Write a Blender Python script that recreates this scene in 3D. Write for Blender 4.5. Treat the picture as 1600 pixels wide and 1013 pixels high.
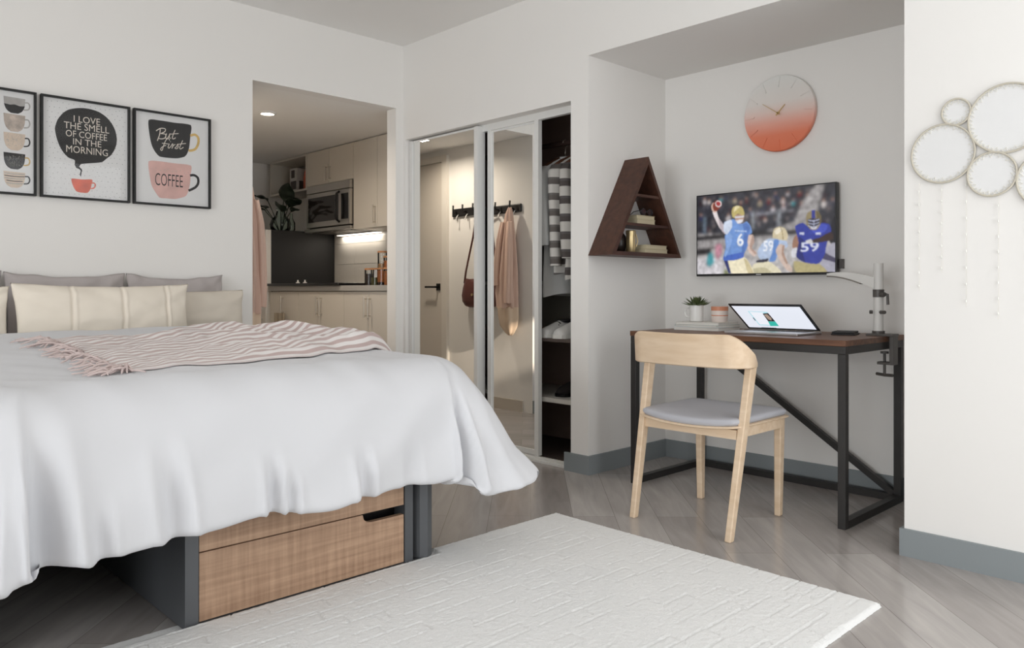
import bpy, bmesh, math, random
import numpy as np
from mathutils import Vector, Matrix, noise
from mathutils.bvhtree import BVHTree

for o in list(bpy.data.objects):
    bpy.data.objects.remove(o)
SC = bpy.context.scene
COL = SC.collection
PI = math.pi

# ------------------------------------------------------------------ camera
cam_d = bpy.data.cameras.new('camera')
cam = bpy.data.objects.new('camera', cam_d)
COL.objects.link(cam)
ANG = math.atan2(2065 - 800, 1217.0)          # heading: the +X axis vanishes to the right
cam.location = (0, 0, 0.955)
cam.rotation_euler = (PI / 2, 0, ANG - PI / 2)
cam_d.sensor_fit = 'HORIZONTAL'
cam_d.sensor_width = 36
cam_d.lens = 36 * 1217.0 / 1600
cam_d.shift_y = -(506.5 - 455) / 1600
cam_d.clip_start = 0.02
SC.camera = cam

# ------------------------------------------------------------------ colour management
SC.view_settings.view_transform = 'Standard'
SC.view_settings.look = 'None'
SC.view_settings.gamma = 1
SC.view_settings.use_curve_mapping = False
SC.view_settings.exposure = -0.05

# ------------------------------------------------------------------ daylight
W = bpy.data.worlds.new('daylight')
SC.world = W
W.use_nodes = True
bgn = W.node_tree.nodes['Background']
bgn.inputs[0].default_value = (0.80, 0.90, 1.0, 1)
bgn.inputs[1].default_value = 1.0

def lamp(name, kind, loc, energy, color=(1, 1, 1), size=None, size_y=None, rot=None, direction=None, angle=None, spread=None):
    d = bpy.data.lights.new(name, kind)
    d.energy = energy
    d.color = color
    if kind == 'AREA':
        d.shape = 'RECTANGLE'
        d.size = size
        d.size_y = size_y or size
        if spread: d.spread = spread
    elif kind == 'SUN':
        d.angle = angle or 0.02
    elif size is not None:
        d.shadow_soft_size = size
    o = bpy.data.objects.new(name, d)
    COL.objects.link(o)
    o.location = loc
    if direction is not None:
        o.rotation_euler = Vector(direction).to_track_quat('-Z', 'Y').to_euler()
    elif rot is not None:
        o.rotation_euler = rot
    return o

# the window wall stands behind the camera; daylight comes in through its window
YW = -1.0
lamp('window_daylight', 'AREA', (2.0, YW + 0.05, 1.25), 38, (0.94, 0.975, 1.0), 1.85, 2.2, direction=(0.0, 1, 0.0))
lamp('side_fill_light', 'AREA', (-4.15, 0.6, 1.05), 103, (0.94, 0.975, 1.0), 2.9, 1.9, direction=(1, 0, 0.0))  # added fill light, brightens the walls and alcove from the left
lamp('sun', 'SUN', (3, -6, 4), 5.0, (1.0, 0.86, 0.70), direction=(-0.14, 1.0, -0.30), angle=0.012)

# ------------------------------------------------------------------ materials
def lin(c):
    c = c / 255.0
    return c / 12.92 if c <= 0.04045 else ((c + 0.055) / 1.055) ** 2.4
def rgb(r, g, b):
    return (lin(r), lin(g), lin(b), 1)
MATS = {}
def P(name, col, rough=0.6, metal=0.0, bump=0.0, bscale=200, vary=0.0, vscale=4, spec=0.5, sheen=0.0, stretch=None, dist=0.002):
    if name in MATS:
        return MATS[name]
    m = bpy.data.materials.new(name)
    m.use_nodes = True
    nt = m.node_tree
    b = nt.nodes['Principled BSDF']
    c = rgb(*col)
    b.inputs['Base Color'].default_value = c
    b.inputs['Roughness'].default_value = rough
    b.inputs['Metallic'].default_value = metal
    b.inputs['Specular IOR Level'].default_value = spec
    if sheen:
        b.inputs['Sheen Weight'].default_value = sheen
    if bump or vary:
        tc = nt.nodes.new('ShaderNodeTexCoord')
        mp = nt.nodes.new('ShaderNodeMapping')
        nt.links.new(tc.outputs['Object'], mp.inputs[0])
        if stretch:
            mp.inputs['Scale'].default_value = stretch
    if bump:
        n = nt.nodes.new('ShaderNodeTexNoise')
        n.inputs['Scale'].default_value = bscale
        n.inputs['Detail'].default_value = 3
        nt.links.new(mp.outputs[0], n.inputs['Vector'])
        bp = nt.nodes.new('ShaderNodeBump')
        bp.inputs['Strength'].default_value = bump
        bp.inputs['Distance'].default_value = dist
        nt.links.new(n.outputs['Fac'], bp.inputs['Height'])
        nt.links.new(bp.outputs[0], b.inputs['Normal'])
    if vary:
        n2 = nt.nodes.new('ShaderNodeTexNoise')
        n2.inputs['Scale'].default_value = vscale
        n2.inputs['Detail'].default_value = 4
        nt.links.new(mp.outputs[0], n2.inputs['Vector'])
        r = nt.nodes.new('ShaderNodeValToRGB')
        r.color_ramp.elements[0].position = 0.3
        r.color_ramp.elements[1].position = 0.7
        r.color_ramp.elements[0].color = tuple(x * (1 - vary) for x in c[:3]) + (1,)
        r.color_ramp.elements[1].color = tuple(min(1, x * (1 + vary)) for x in c[:3]) + (1,)
        nt.links.new(n2.outputs['Fac'], r.inputs[0])
        nt.links.new(r.outputs[0], b.inputs['Base Color'])
    MATS[name] = m
    return m

def EM(name, col, s=1.0):
    if name in MATS:
        return MATS[name]
    m = bpy.data.materials.new(name)
    m.use_nodes = True
    nt = m.node_tree
    b = nt.nodes['Principled BSDF']
    b.inputs['Base Color'].default_value = (0.02, 0.02, 0.02, 1)
    b.inputs['Roughness'].default_value = 0.35
    b.inputs['Emission Color'].default_value = rgb(*col)
    b.inputs['Emission Strength'].default_value = s
    MATS[name] = m
    return m

def wood(name, c1, c2, scale=(2, 30, 30), rough=0.5, cross=None, bump=0.15):
    m = P(name, c1, rough)
    nt = m.node_tree
    b = nt.nodes['Principled BSDF']
    tc = nt.nodes.new('ShaderNodeTexCoord')
    mp = nt.nodes.new('ShaderNodeMapping')
    mp.inputs['Scale'].default_value = scale
    nt.links.new(tc.outputs['Object'], mp.inputs[0])
    n = nt.nodes.new('ShaderNodeTexNoise')
    n.inputs['Scale'].default_value = 1.5
    n.inputs['Detail'].default_value = 6
    n.inputs['Distortion'].default_value = 0.4
    nt.links.new(mp.outputs[0], n.inputs['Vector'])
    r = nt.nodes.new('ShaderNodeValToRGB')
    r.color_ramp.elements[0].position = 0.32
    r.color_ramp.elements[1].position = 0.68
    r.color_ramp.elements[0].color = rgb(*c1)
    r.color_ramp.elements[1].color = rgb(*c2)
    src = n.outputs['Fac']
    if cross:
        mp2 = nt.nodes.new('ShaderNodeMapping')
        mp2.inputs['Scale'].default_value = cross
        nt.links.new(tc.outputs['Object'], mp2.inputs[0])
        n2 = nt.nodes.new('ShaderNodeTexNoise')
        n2.inputs['Scale'].default_value = 1.5
        n2.inputs['Detail'].default_value = 4
        nt.links.new(mp2.outputs[0], n2.inputs['Vector'])
        mx = nt.nodes.new('ShaderNodeMix')
        mx.inputs['Factor'].default_value = 0.42
        nt.links.new(n.outputs['Fac'], mx.inputs['A'])
        nt.links.new(n2.outputs['Fac'], mx.inputs['B'])
        src = mx.outputs['Result']
    nt.links.new(src, r.inputs[0])
    nt.links.new(r.outputs[0], b.inputs['Base Color'])
    bp = nt.nodes.new('ShaderNodeBump')
    bp.inputs['Strength'].default_value = bump
    bp.inputs['Distance'].default_value = 0.001
    nt.links.new(src, bp.inputs['Height'])
    nt.links.new(bp.outputs[0], b.inputs['Normal'])
    return m

def clear(name, tint=(1, 1, 1), ior=1.45, rough=0.02, refl=1.0):
    # thin clear pane or film: see-through plus a Fresnel reflection
    if name in MATS:
        return MATS[name]
    m = bpy.data.materials.new(name)
    m.use_nodes = True
    nt = m.node_tree
    nt.nodes.remove(nt.nodes['Principled BSDF'])
    out = nt.nodes['Material Output']
    t = nt.nodes.new('ShaderNodeBsdfTransparent')
    t.inputs[0].default_value = tuple(tint) + (1,)
    g = nt.nodes.new('ShaderNodeBsdfGlossy')
    g.inputs['Roughness'].default_value = rough
    f = nt.nodes.new('ShaderNodeFresnel')
    f.inputs[0].default_value = ior
    mul = nt.nodes.new('ShaderNodeMath')
    mul.operation = 'MULTIPLY'
    mul.inputs[1].default_value = refl
    nt.links.new(f.outputs[0], mul.inputs[0])
    mx = nt.nodes.new('ShaderNodeMixShader')
    nt.links.new(mul.outputs[0], mx.inputs[0])
    nt.links.new(t.outputs[0], mx.inputs[1])
    nt.links.new(g.outputs[0], mx.inputs[2])
    nt.links.new(mx.outputs[0], out.inputs[0])
    MATS[name] = m
    return m

PAINT = P('wall_paint', (242, 239, 235), 0.9, bump=0.05, bscale=300)
CEIL = P('ceiling_paint', (246, 244, 241), 0.95)
BASE = P('baseboard_grey', (140, 146, 148), 0.6)
WHITE_METAL = P('white_metal', (232, 231, 228), 0.4)
MIRROR = P('mirror_silver', (240, 240, 238), 0.0, 1.0)
CABINET = P('cabinet_laminate', (214, 206, 194), 0.5)
NICKEL = P('brushed_nickel', (205, 198, 186), 0.3, 0.9)
STEEL = P('stainless_steel', (190, 186, 180), 0.33, 0.85)
BLACK = P('black_gloss', (16, 15, 16), 0.25)
DARK_METAL = P('charcoal_powder_coat', (52, 50, 49), 0.45, 0.2)
GUN = P('gunmetal_paint', (92, 94, 97), 0.42, 0.3)
WOODL = wood('pale_ash', (222, 194, 162), (236, 212, 184), (22, 3, 22), 0.5)
WALNUT = wood('walnut_dark', (66, 40, 30), (86, 54, 40), (3, 20, 20), 0.5)
DESKTOP = wood('walnut_desktop', (88, 56, 40), (132, 90, 64), (20, 2.2, 20), 0.42)
OAK = wood('drawer_oak_veneer', (150, 118, 94), (194, 160, 132), (1.6, 30, 42), 0.6, cross=(60, 30, 3))
COTTON = P('white_cotton', (222, 222, 225), 0.9, bump=0.12, bscale=900, spec=0.2, sheen=0.15, dist=0.0006)

# ------------------------------------------------------------------ geometry helpers
class MB:
    def __init__(s):
        s.bm = bmesh.new()
    def face(s, vs, m=0):
        try:
            f = s.bm.faces.new(vs)
            f.material_index = m
            return f
        except ValueError:
            return None
    def box(s, x0, x1, y0, y1, z0, z1, m=0, bev=0.0, seg=2):
        v = [s.bm.verts.new((x, y, z)) for x in (x0, x1) for y in (y0, y1) for z in (z0, z1)]
        fs = [s.face([v[i] for i in q], m) for q in ((0, 1, 3, 2), (4, 6, 7, 5), (0, 4, 5, 1), (2, 3, 7, 6), (0, 2, 6, 4), (1, 5, 7, 3))]
        if bev:
            es = list({e for f in fs for e in f.edges})
            bmesh.ops.bevel(s.bm, geom=es, offset=bev, segments=seg, profile=0.5, affect='EDGES', clamp_overlap=True)
        return s
    def hexa(s, a, b, m=0, bev=0.0):
        # a, b: two loops of four points
        A = [s.bm.verts.new(p) for p in a]
        B = [s.bm.verts.new(p) for p in b]
        fs = [s.face(A[::-1], m), s.face(B, m)]
        for i in range(4):
            j = (i + 1) % 4
            fs.append(s.face([A[i], A[j], B[j], B[i]], m))
        if bev:
            es = list({e for f in fs if f for e in f.edges})
            bmesh.ops.bevel(s.bm, geom=es, offset=bev, segments=2, profile=0.5, affect='EDGES', clamp_overlap=True)
        return s
    def loft(s, rings, m=0, cap=True, closed=True):
        R = [[s.bm.verts.new(p) for p in r] for r in rings]
        n = len(R[0])
        for a, b in zip(R, R[1:]):
            for i in range(n if closed else n - 1):
                j = (i + 1) % n
                s.face([a[i], a[j], b[j], b[i]], m)
        if cap and closed:
            s.face(R[0][::-1], m)
            s.face(R[-1], m)
        return s
    def tube(s, pts, r, n=8, m=0, closed=False, cap=True):
        pts = [Vector(p) for p in pts]
        N = len(pts)
        rad = r if isinstance(r, (list, tuple)) else [r] * N
        rings = []
        prev = None
        for i, p in enumerate(pts):
            if closed:
                t = pts[(i + 1) % N] - pts[i - 1]
            else:
                t = pts[min(i + 1, N - 1)] - pts[max(i - 1, 0)]
            t.normalize()
            if prev is None:
                a = Vector((0, 0, 1)) if abs(t.z) < 0.9 else Vector((1, 0, 0))
                u = t.cross(a).normalized()
            else:
                u = (prev - t * prev.dot(t))
                u = u.normalized() if u.length > 1e-6 else t.orthogonal().normalized()
            prev = u
            w = t.cross(u)
            rings.append([p + (u * math.cos(2 * PI * k / n) + w * math.sin(2 * PI * k / n)) * rad[i] for k in range(n)])
        if closed:
            rings.append(rings[0])
            R = [[s.bm.verts.new(p) for p in q] for q in rings[:-1]]
            R.append(R[0])
            for a, b in zip(R, R[1:]):
                for i in range(n):
                    j = (i + 1) % n
                    s.face([a[i], a[j], b[j], b[i]], m)
        else:
            s.loft(rings, m, cap)
        return s
    def cyl(s, p0, p1, r0, r1=None, n=24, m=0):
        return s.tube([p0, p1], [r0, r0 if r1 is None else r1], n, m)
    def lathe(s, prof, cx, cy, n=32, m=0, cap=True):
        rings = [[(cx + r * math.cos(2 * PI * k / n), cy + r * math.sin(2 * PI * k / n), z) for k in range(n)] for r, z in prof]
        return s.loft(rings, m, cap)
    def prism(s, pts, axis, a0, a1, m=0, bev=0.0):
        def mk(p, a):
            if axis == 'x': return (a, p[0], p[1])
            if axis == 'y': return (p[0], a, p[1])
            return (p[0], p[1], a)
        A = [s.bm.verts.new(mk(p, a0)) for p in pts]
        B = [s.bm.verts.new(mk(p, a1)) for p in pts]
        n = len(pts)
        fs = [s.face(A[::-1], m), s.face(B, m)]
        for i in range(n):
            j = (i + 1) % n
            fs.append(s.face([A[i], A[j], B[j], B[i]], m))
        if bev:
            es = list({e for f in fs if f for e in f.edges})
            bmesh.ops.bevel(s.bm, geom=es, offset=bev, segments=2, profile=0.5, affect='EDGES', clamp_overlap=True)
        return s
    def grid(s, P, m=0, wrap=False):
        R = [[s.bm.verts.new(p) for p in row] for row in P]
        for a, b in zip(R, R[1:]):
            for i in range(len(a) - 1):
                s.face([a[i], a[i + 1], b[i + 1], b[i]], m)
        return R

def wloc(o):
    v = Vector((0, 0, 0))
    while o is not None:
        v += o.location
        o = o.parent
    return v

def obj(name, mb, mats, parent=None, smooth=False, autos=None, fix=True, uv=None):
    bm = mb.bm if isinstance(mb, MB) else mb
    if fix:
        bmesh.ops.recalc_face_normals(bm, faces=bm.faces)
    me = bpy.data.meshes.new(name)
    if parent is not None:
        off = wloc(parent)
    else:
        xs = [v.co for v in bm.verts]
        lo = Vector([min(c[i] for c in xs) for i in range(3)])
        hi = Vector([max(c[i] for c in xs) for i in range(3)])
        off = Vector(((lo.x + hi.x) / 2, (lo.y + hi.y) / 2, lo.z))
    for v in bm.verts:
        v.co -= off
    bm.to_mesh(me)
    bm.free()
    for m in (mats if isinstance(mats, (list, tuple)) else [mats]):
        me.materials.append(m)
    if smooth:
        me.polygons.foreach_set('use_smooth', [True] * len(me.polygons))
        if autos:
            me.set_sharp_from_angle(angle=math.radians(autos))
    o = bpy.data.objects.new(name, me)
    COL.objects.link(o)
    if parent is not None:
        o.parent = parent
    else:
        o.location = off
    return o

def tag(o, label, cat, group=None):
    o['label'] = label
    o['category'] = cat
    if group:
        o['group'] = group
    return o
def thing(name, label, cat, loc, group=None):
    o = bpy.data.objects.new(name, None)
    o.empty_display_size = 0.05
    COL.objects.link(o)
    o.location = loc
    return tag(o, label, cat, group)
def struct(name, mb, mats, parent=None, **k):
    o = obj(name, mb, mats, parent, **k)
    if parent is None:
        o['kind'] = 'structure'
    return o
def smst(a, b, x):
    t = max(0.0, min(1.0, (x - a) / (b - a)))
    return t * t * (3 - 2 * t)
def nz(x, y, z=0.0):
    return noise.noise(Vector((x, y, z)))

# flat artwork collected as layered polygons: one mesh, many inks
class Art:
    def __init__(s):
        s.v = []; s.f = []; s.mats = []
    def mi(s, m):
        if m not in s.mats: s.mats.append(m)
        return s.mats.index(m)
    def poly(s, pts, m, layer=1):
        i = len(s.v)
        s.v += [(p[0], p[1], layer) for p in pts]
        s.f.append((list(range(i, i + len(pts))), s.mi(m)))
    def blob(s, pts, m, layer=1):
        # closed outline rounded through its corner points
        q = []
        n = len(pts)
        for i in range(n):
            p0, p1, p2, p3 = pts[i - 1], pts[i], pts[(i + 1) % n], pts[(i + 2) % n]
            for k in range(4):
                t = k / 4
                c = tuple(0.5 * (2 * p1[a] + (p2[a] - p0[a]) * t + (2 * p0[a] - 5 * p1[a] + 4 * p2[a] - p3[a]) * t * t + (3 * p1[a] - p0[a] - 3 * p2[a] + p3[a]) * t ** 3) for a in (0, 1))
                d = tuple(p1[a] + (p2[a] - p1[a]) * t for a in (0, 1))
                q.append(tuple(0.65 * c[a] + 0.35 * d[a] for a in (0, 1)))
        s.poly(q, m, layer)
    def rect(s, a, b, c, d, m, layer=0):
        s.poly([(a, c), (b, c), (b, d), (a, d)], m, layer)
    def disc(s, x, y, rx, ry, m, layer=1, n=14):
        s.poly([(x + rx * math.cos(2 * PI * k / n), y + ry * math.sin(2 * PI * k / n)) for k in range(n)], m, layer)
    def stroke(s, pts, w, m, layer=2, smooth=True):
        if smooth and len(pts) > 2:
            q = []
            for i in range(len(pts) - 1):
                p0 = pts[max(i - 1, 0)]; p1 = pts[i]; p2 = pts[i + 1]; p3 = pts[min(i + 2, len(pts) - 1)]
                for k in range(5):
                    t = k / 5
                    q.append(tuple(0.5 * (2 * p1[c] + (p2[c] - p0[c]) * t + (2 * p0[c] - 5 * p1[c] + 4 * p2[c] - p3[c]) * t * t + (3 * p1[c] - p0[c] - 3 * p2[c] + p3[c]) * t ** 3) for c in (0, 1)))
            q.append(pts[-1])
            pts = q
        # one ribbon per stroke, each a hair above the last so that none overlap
        s.ns = getattr(s, 'ns', 0) + 1
        layer = layer + 0.04 * s.ns
        base = len(s.v)
        n = len(pts)
        for i in range(n):
            a, b = pts[max(i - 1, 0)], pts[min(i + 1, n - 1)]
            dx, dy = b[0] - a[0], b[1] - a[1]
            l = math.hypot(dx, dy) or 1e-6
            nx, ny = -dy / l * w / 2, dx / l * w / 2
            s.v.append((pts[i][0] + nx, pts[i][1] + ny, layer))
            s.v.append((pts[i][0] - nx, pts[i][1] - ny, layer))
        for i in range(n - 1):
            k = base + 2 * i
            s.f.append(([k, k + 2, k + 3, k + 1], s.mi(m)))
    def text(s, body, x0, x1, y0, y1, m, layer=2, bold=0.0, mirror=False):
        cu = bpy.data.curves.new('lettering', 'FONT')
        cu.body = body
        cu.size = 1
        cu.offset = bold
        cu.resolution_u = 3
        t = bpy.data.objects.new('lettering', cu)
        COL.objects.link(t)
        dg = bpy.context.evaluated_depsgraph_get()
        me = bpy.data.meshes.new_from_object(t.evaluated_get(dg))
        xs = [v.co.x for v in me.vertices]; ys = [v.co.y for v in me.vertices]
        a, b, c, d = min(xs), max(xs), min(ys), max(ys)
        i = len(s.v)
        for v in me.vertices:
            s.v.append((x0 + (v.co.x - a) / (b - a) * (x1 - x0), y0 + (v.co.y - c) / (d - c) * (y1 - y0), layer))
        for p in me.polygons:
            s.f.append(([i + k for k in p.vertices], s.mi(m)))
        bpy.data.objects.remove(t)
        bpy.data.curves.remove(cu)
        bpy.data.meshes.remove(me)
    def build(s, name, mapf, parent, label=None):
        bm = bmesh.new()
        V = [bm.verts.new(mapf(*p)) for p in s.v]
        for idx, mi in s.f:
            try:
                f = bm.faces.new([V[i] for i in idx])
                f.material_index = mi
            except ValueError:
                pass
        o = obj(name, bm, s.mats, parent, fix=False)
        if label: o['label'] = label
        return o
# outlines of the printed artwork (metres on the wall)
ART_P2 = {'bubble': [(1.019,1.744),(1.031,1.788),(1.054,1.823),(1.078,1.843),(1.11,1.855),(1.142,1.861),(1.178,1.861),(1.215,1.853),(1.248,1.834),(1.274,1.805),(1.291,1.771),(1.299,1.728),(1.295,1.695),(1.286,1.669),(1.271,1.643),(1.252,1.625),(1.23,1.604),(1.2,1.596),(1.171,1.591),(1.135,1.583),(1.126,1.57),(1.131,1.563),(1.138,1.556),(1.136,1.54),(1.133,1.52),(1.128,1.531),(1.132,1.549),(1.124,1.558),(1.113,1.561),(1.106,1.576),(1.105,1.599),(1.078,1.608),(1.057,1.629),(1.04,1.658),(1.026,1.699)],'cup': [(1.092,1.507),(1.138,1.507),(1.184,1.511),(1.181,1.485),(1.175,1.46),(1.162,1.443),(1.128,1.442),(1.112,1.447),(1.101,1.465),(1.094,1.484)],'handle': [(1.182,1.493),(1.193,1.494),(1.198,1.484),(1.193,1.471),(1.178,1.465)]}
ART_P3 = {'cup1': [(1.453,1.849),(1.509,1.856),(1.584,1.855),(1.673,1.855),(1.67,1.795),(1.664,1.734),(1.653,1.698),(1.638,1.679),(1.6,1.666),(1.55,1.663),(1.509,1.665),(1.487,1.686),(1.47,1.717),(1.459,1.766)],'h1': [(1.67,1.797),(1.694,1.806),(1.712,1.792),(1.713,1.762),(1.699,1.731),(1.677,1.718),(1.66,1.716)],'cup2': [(1.453,1.633),(1.509,1.64),(1.584,1.638),(1.673,1.636),(1.672,1.588),(1.668,1.535),(1.658,1.491),(1.643,1.466),(1.592,1.448),(1.542,1.447),(1.509,1.448),(1.487,1.476),(1.469,1.508),(1.459,1.557)],'h2': [(1.668,1.581),(1.69,1.585),(1.71,1.572),(1.712,1.544),(1.696,1.519),(1.66,1.498)]}
ART_SC = {'B1': [(1.512,1.811),(1.509,1.782),(1.497,1.746)],'B2': [(1.491,1.798),(1.513,1.814),(1.537,1.815),(1.535,1.8),(1.514,1.787)],'B3': [(1.514,1.787),(1.539,1.786),(1.537,1.768),(1.517,1.759),(1.5,1.762)],'u': [(1.545,1.792),(1.539,1.773),(1.544,1.764),(1.555,1.776),(1.562,1.794),(1.559,1.773),(1.567,1.769)],'t': [(1.589,1.817),(1.575,1.778),(1.579,1.767),(1.592,1.776)],'tb': [(1.564,1.791),(1.607,1.8)],'f': [(1.56,1.756),(1.554,1.767),(1.542,1.757),(1.532,1.734),(1.521,1.699),(1.514,1.705),(1.524,1.719),(1.542,1.728)],'fb': [(1.521,1.737),(1.555,1.737)],'i': [(1.559,1.739),(1.552,1.721),(1.557,1.715),(1.567,1.727)],'id': [(1.564,1.752),(1.565,1.749)],'r': [(1.567,1.727),(1.575,1.741),(1.577,1.735),(1.572,1.715),(1.579,1.731),(1.59,1.74)],'s': [(1.587,1.719),(1.597,1.73),(1.602,1.743),(1.605,1.728),(1.597,1.717),(1.587,1.719)],'t2': [(1.629,1.766),(1.614,1.729),(1.617,1.718),(1.633,1.73)],'t2b': [(1.6,1.741),(1.646,1.752)]}
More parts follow.
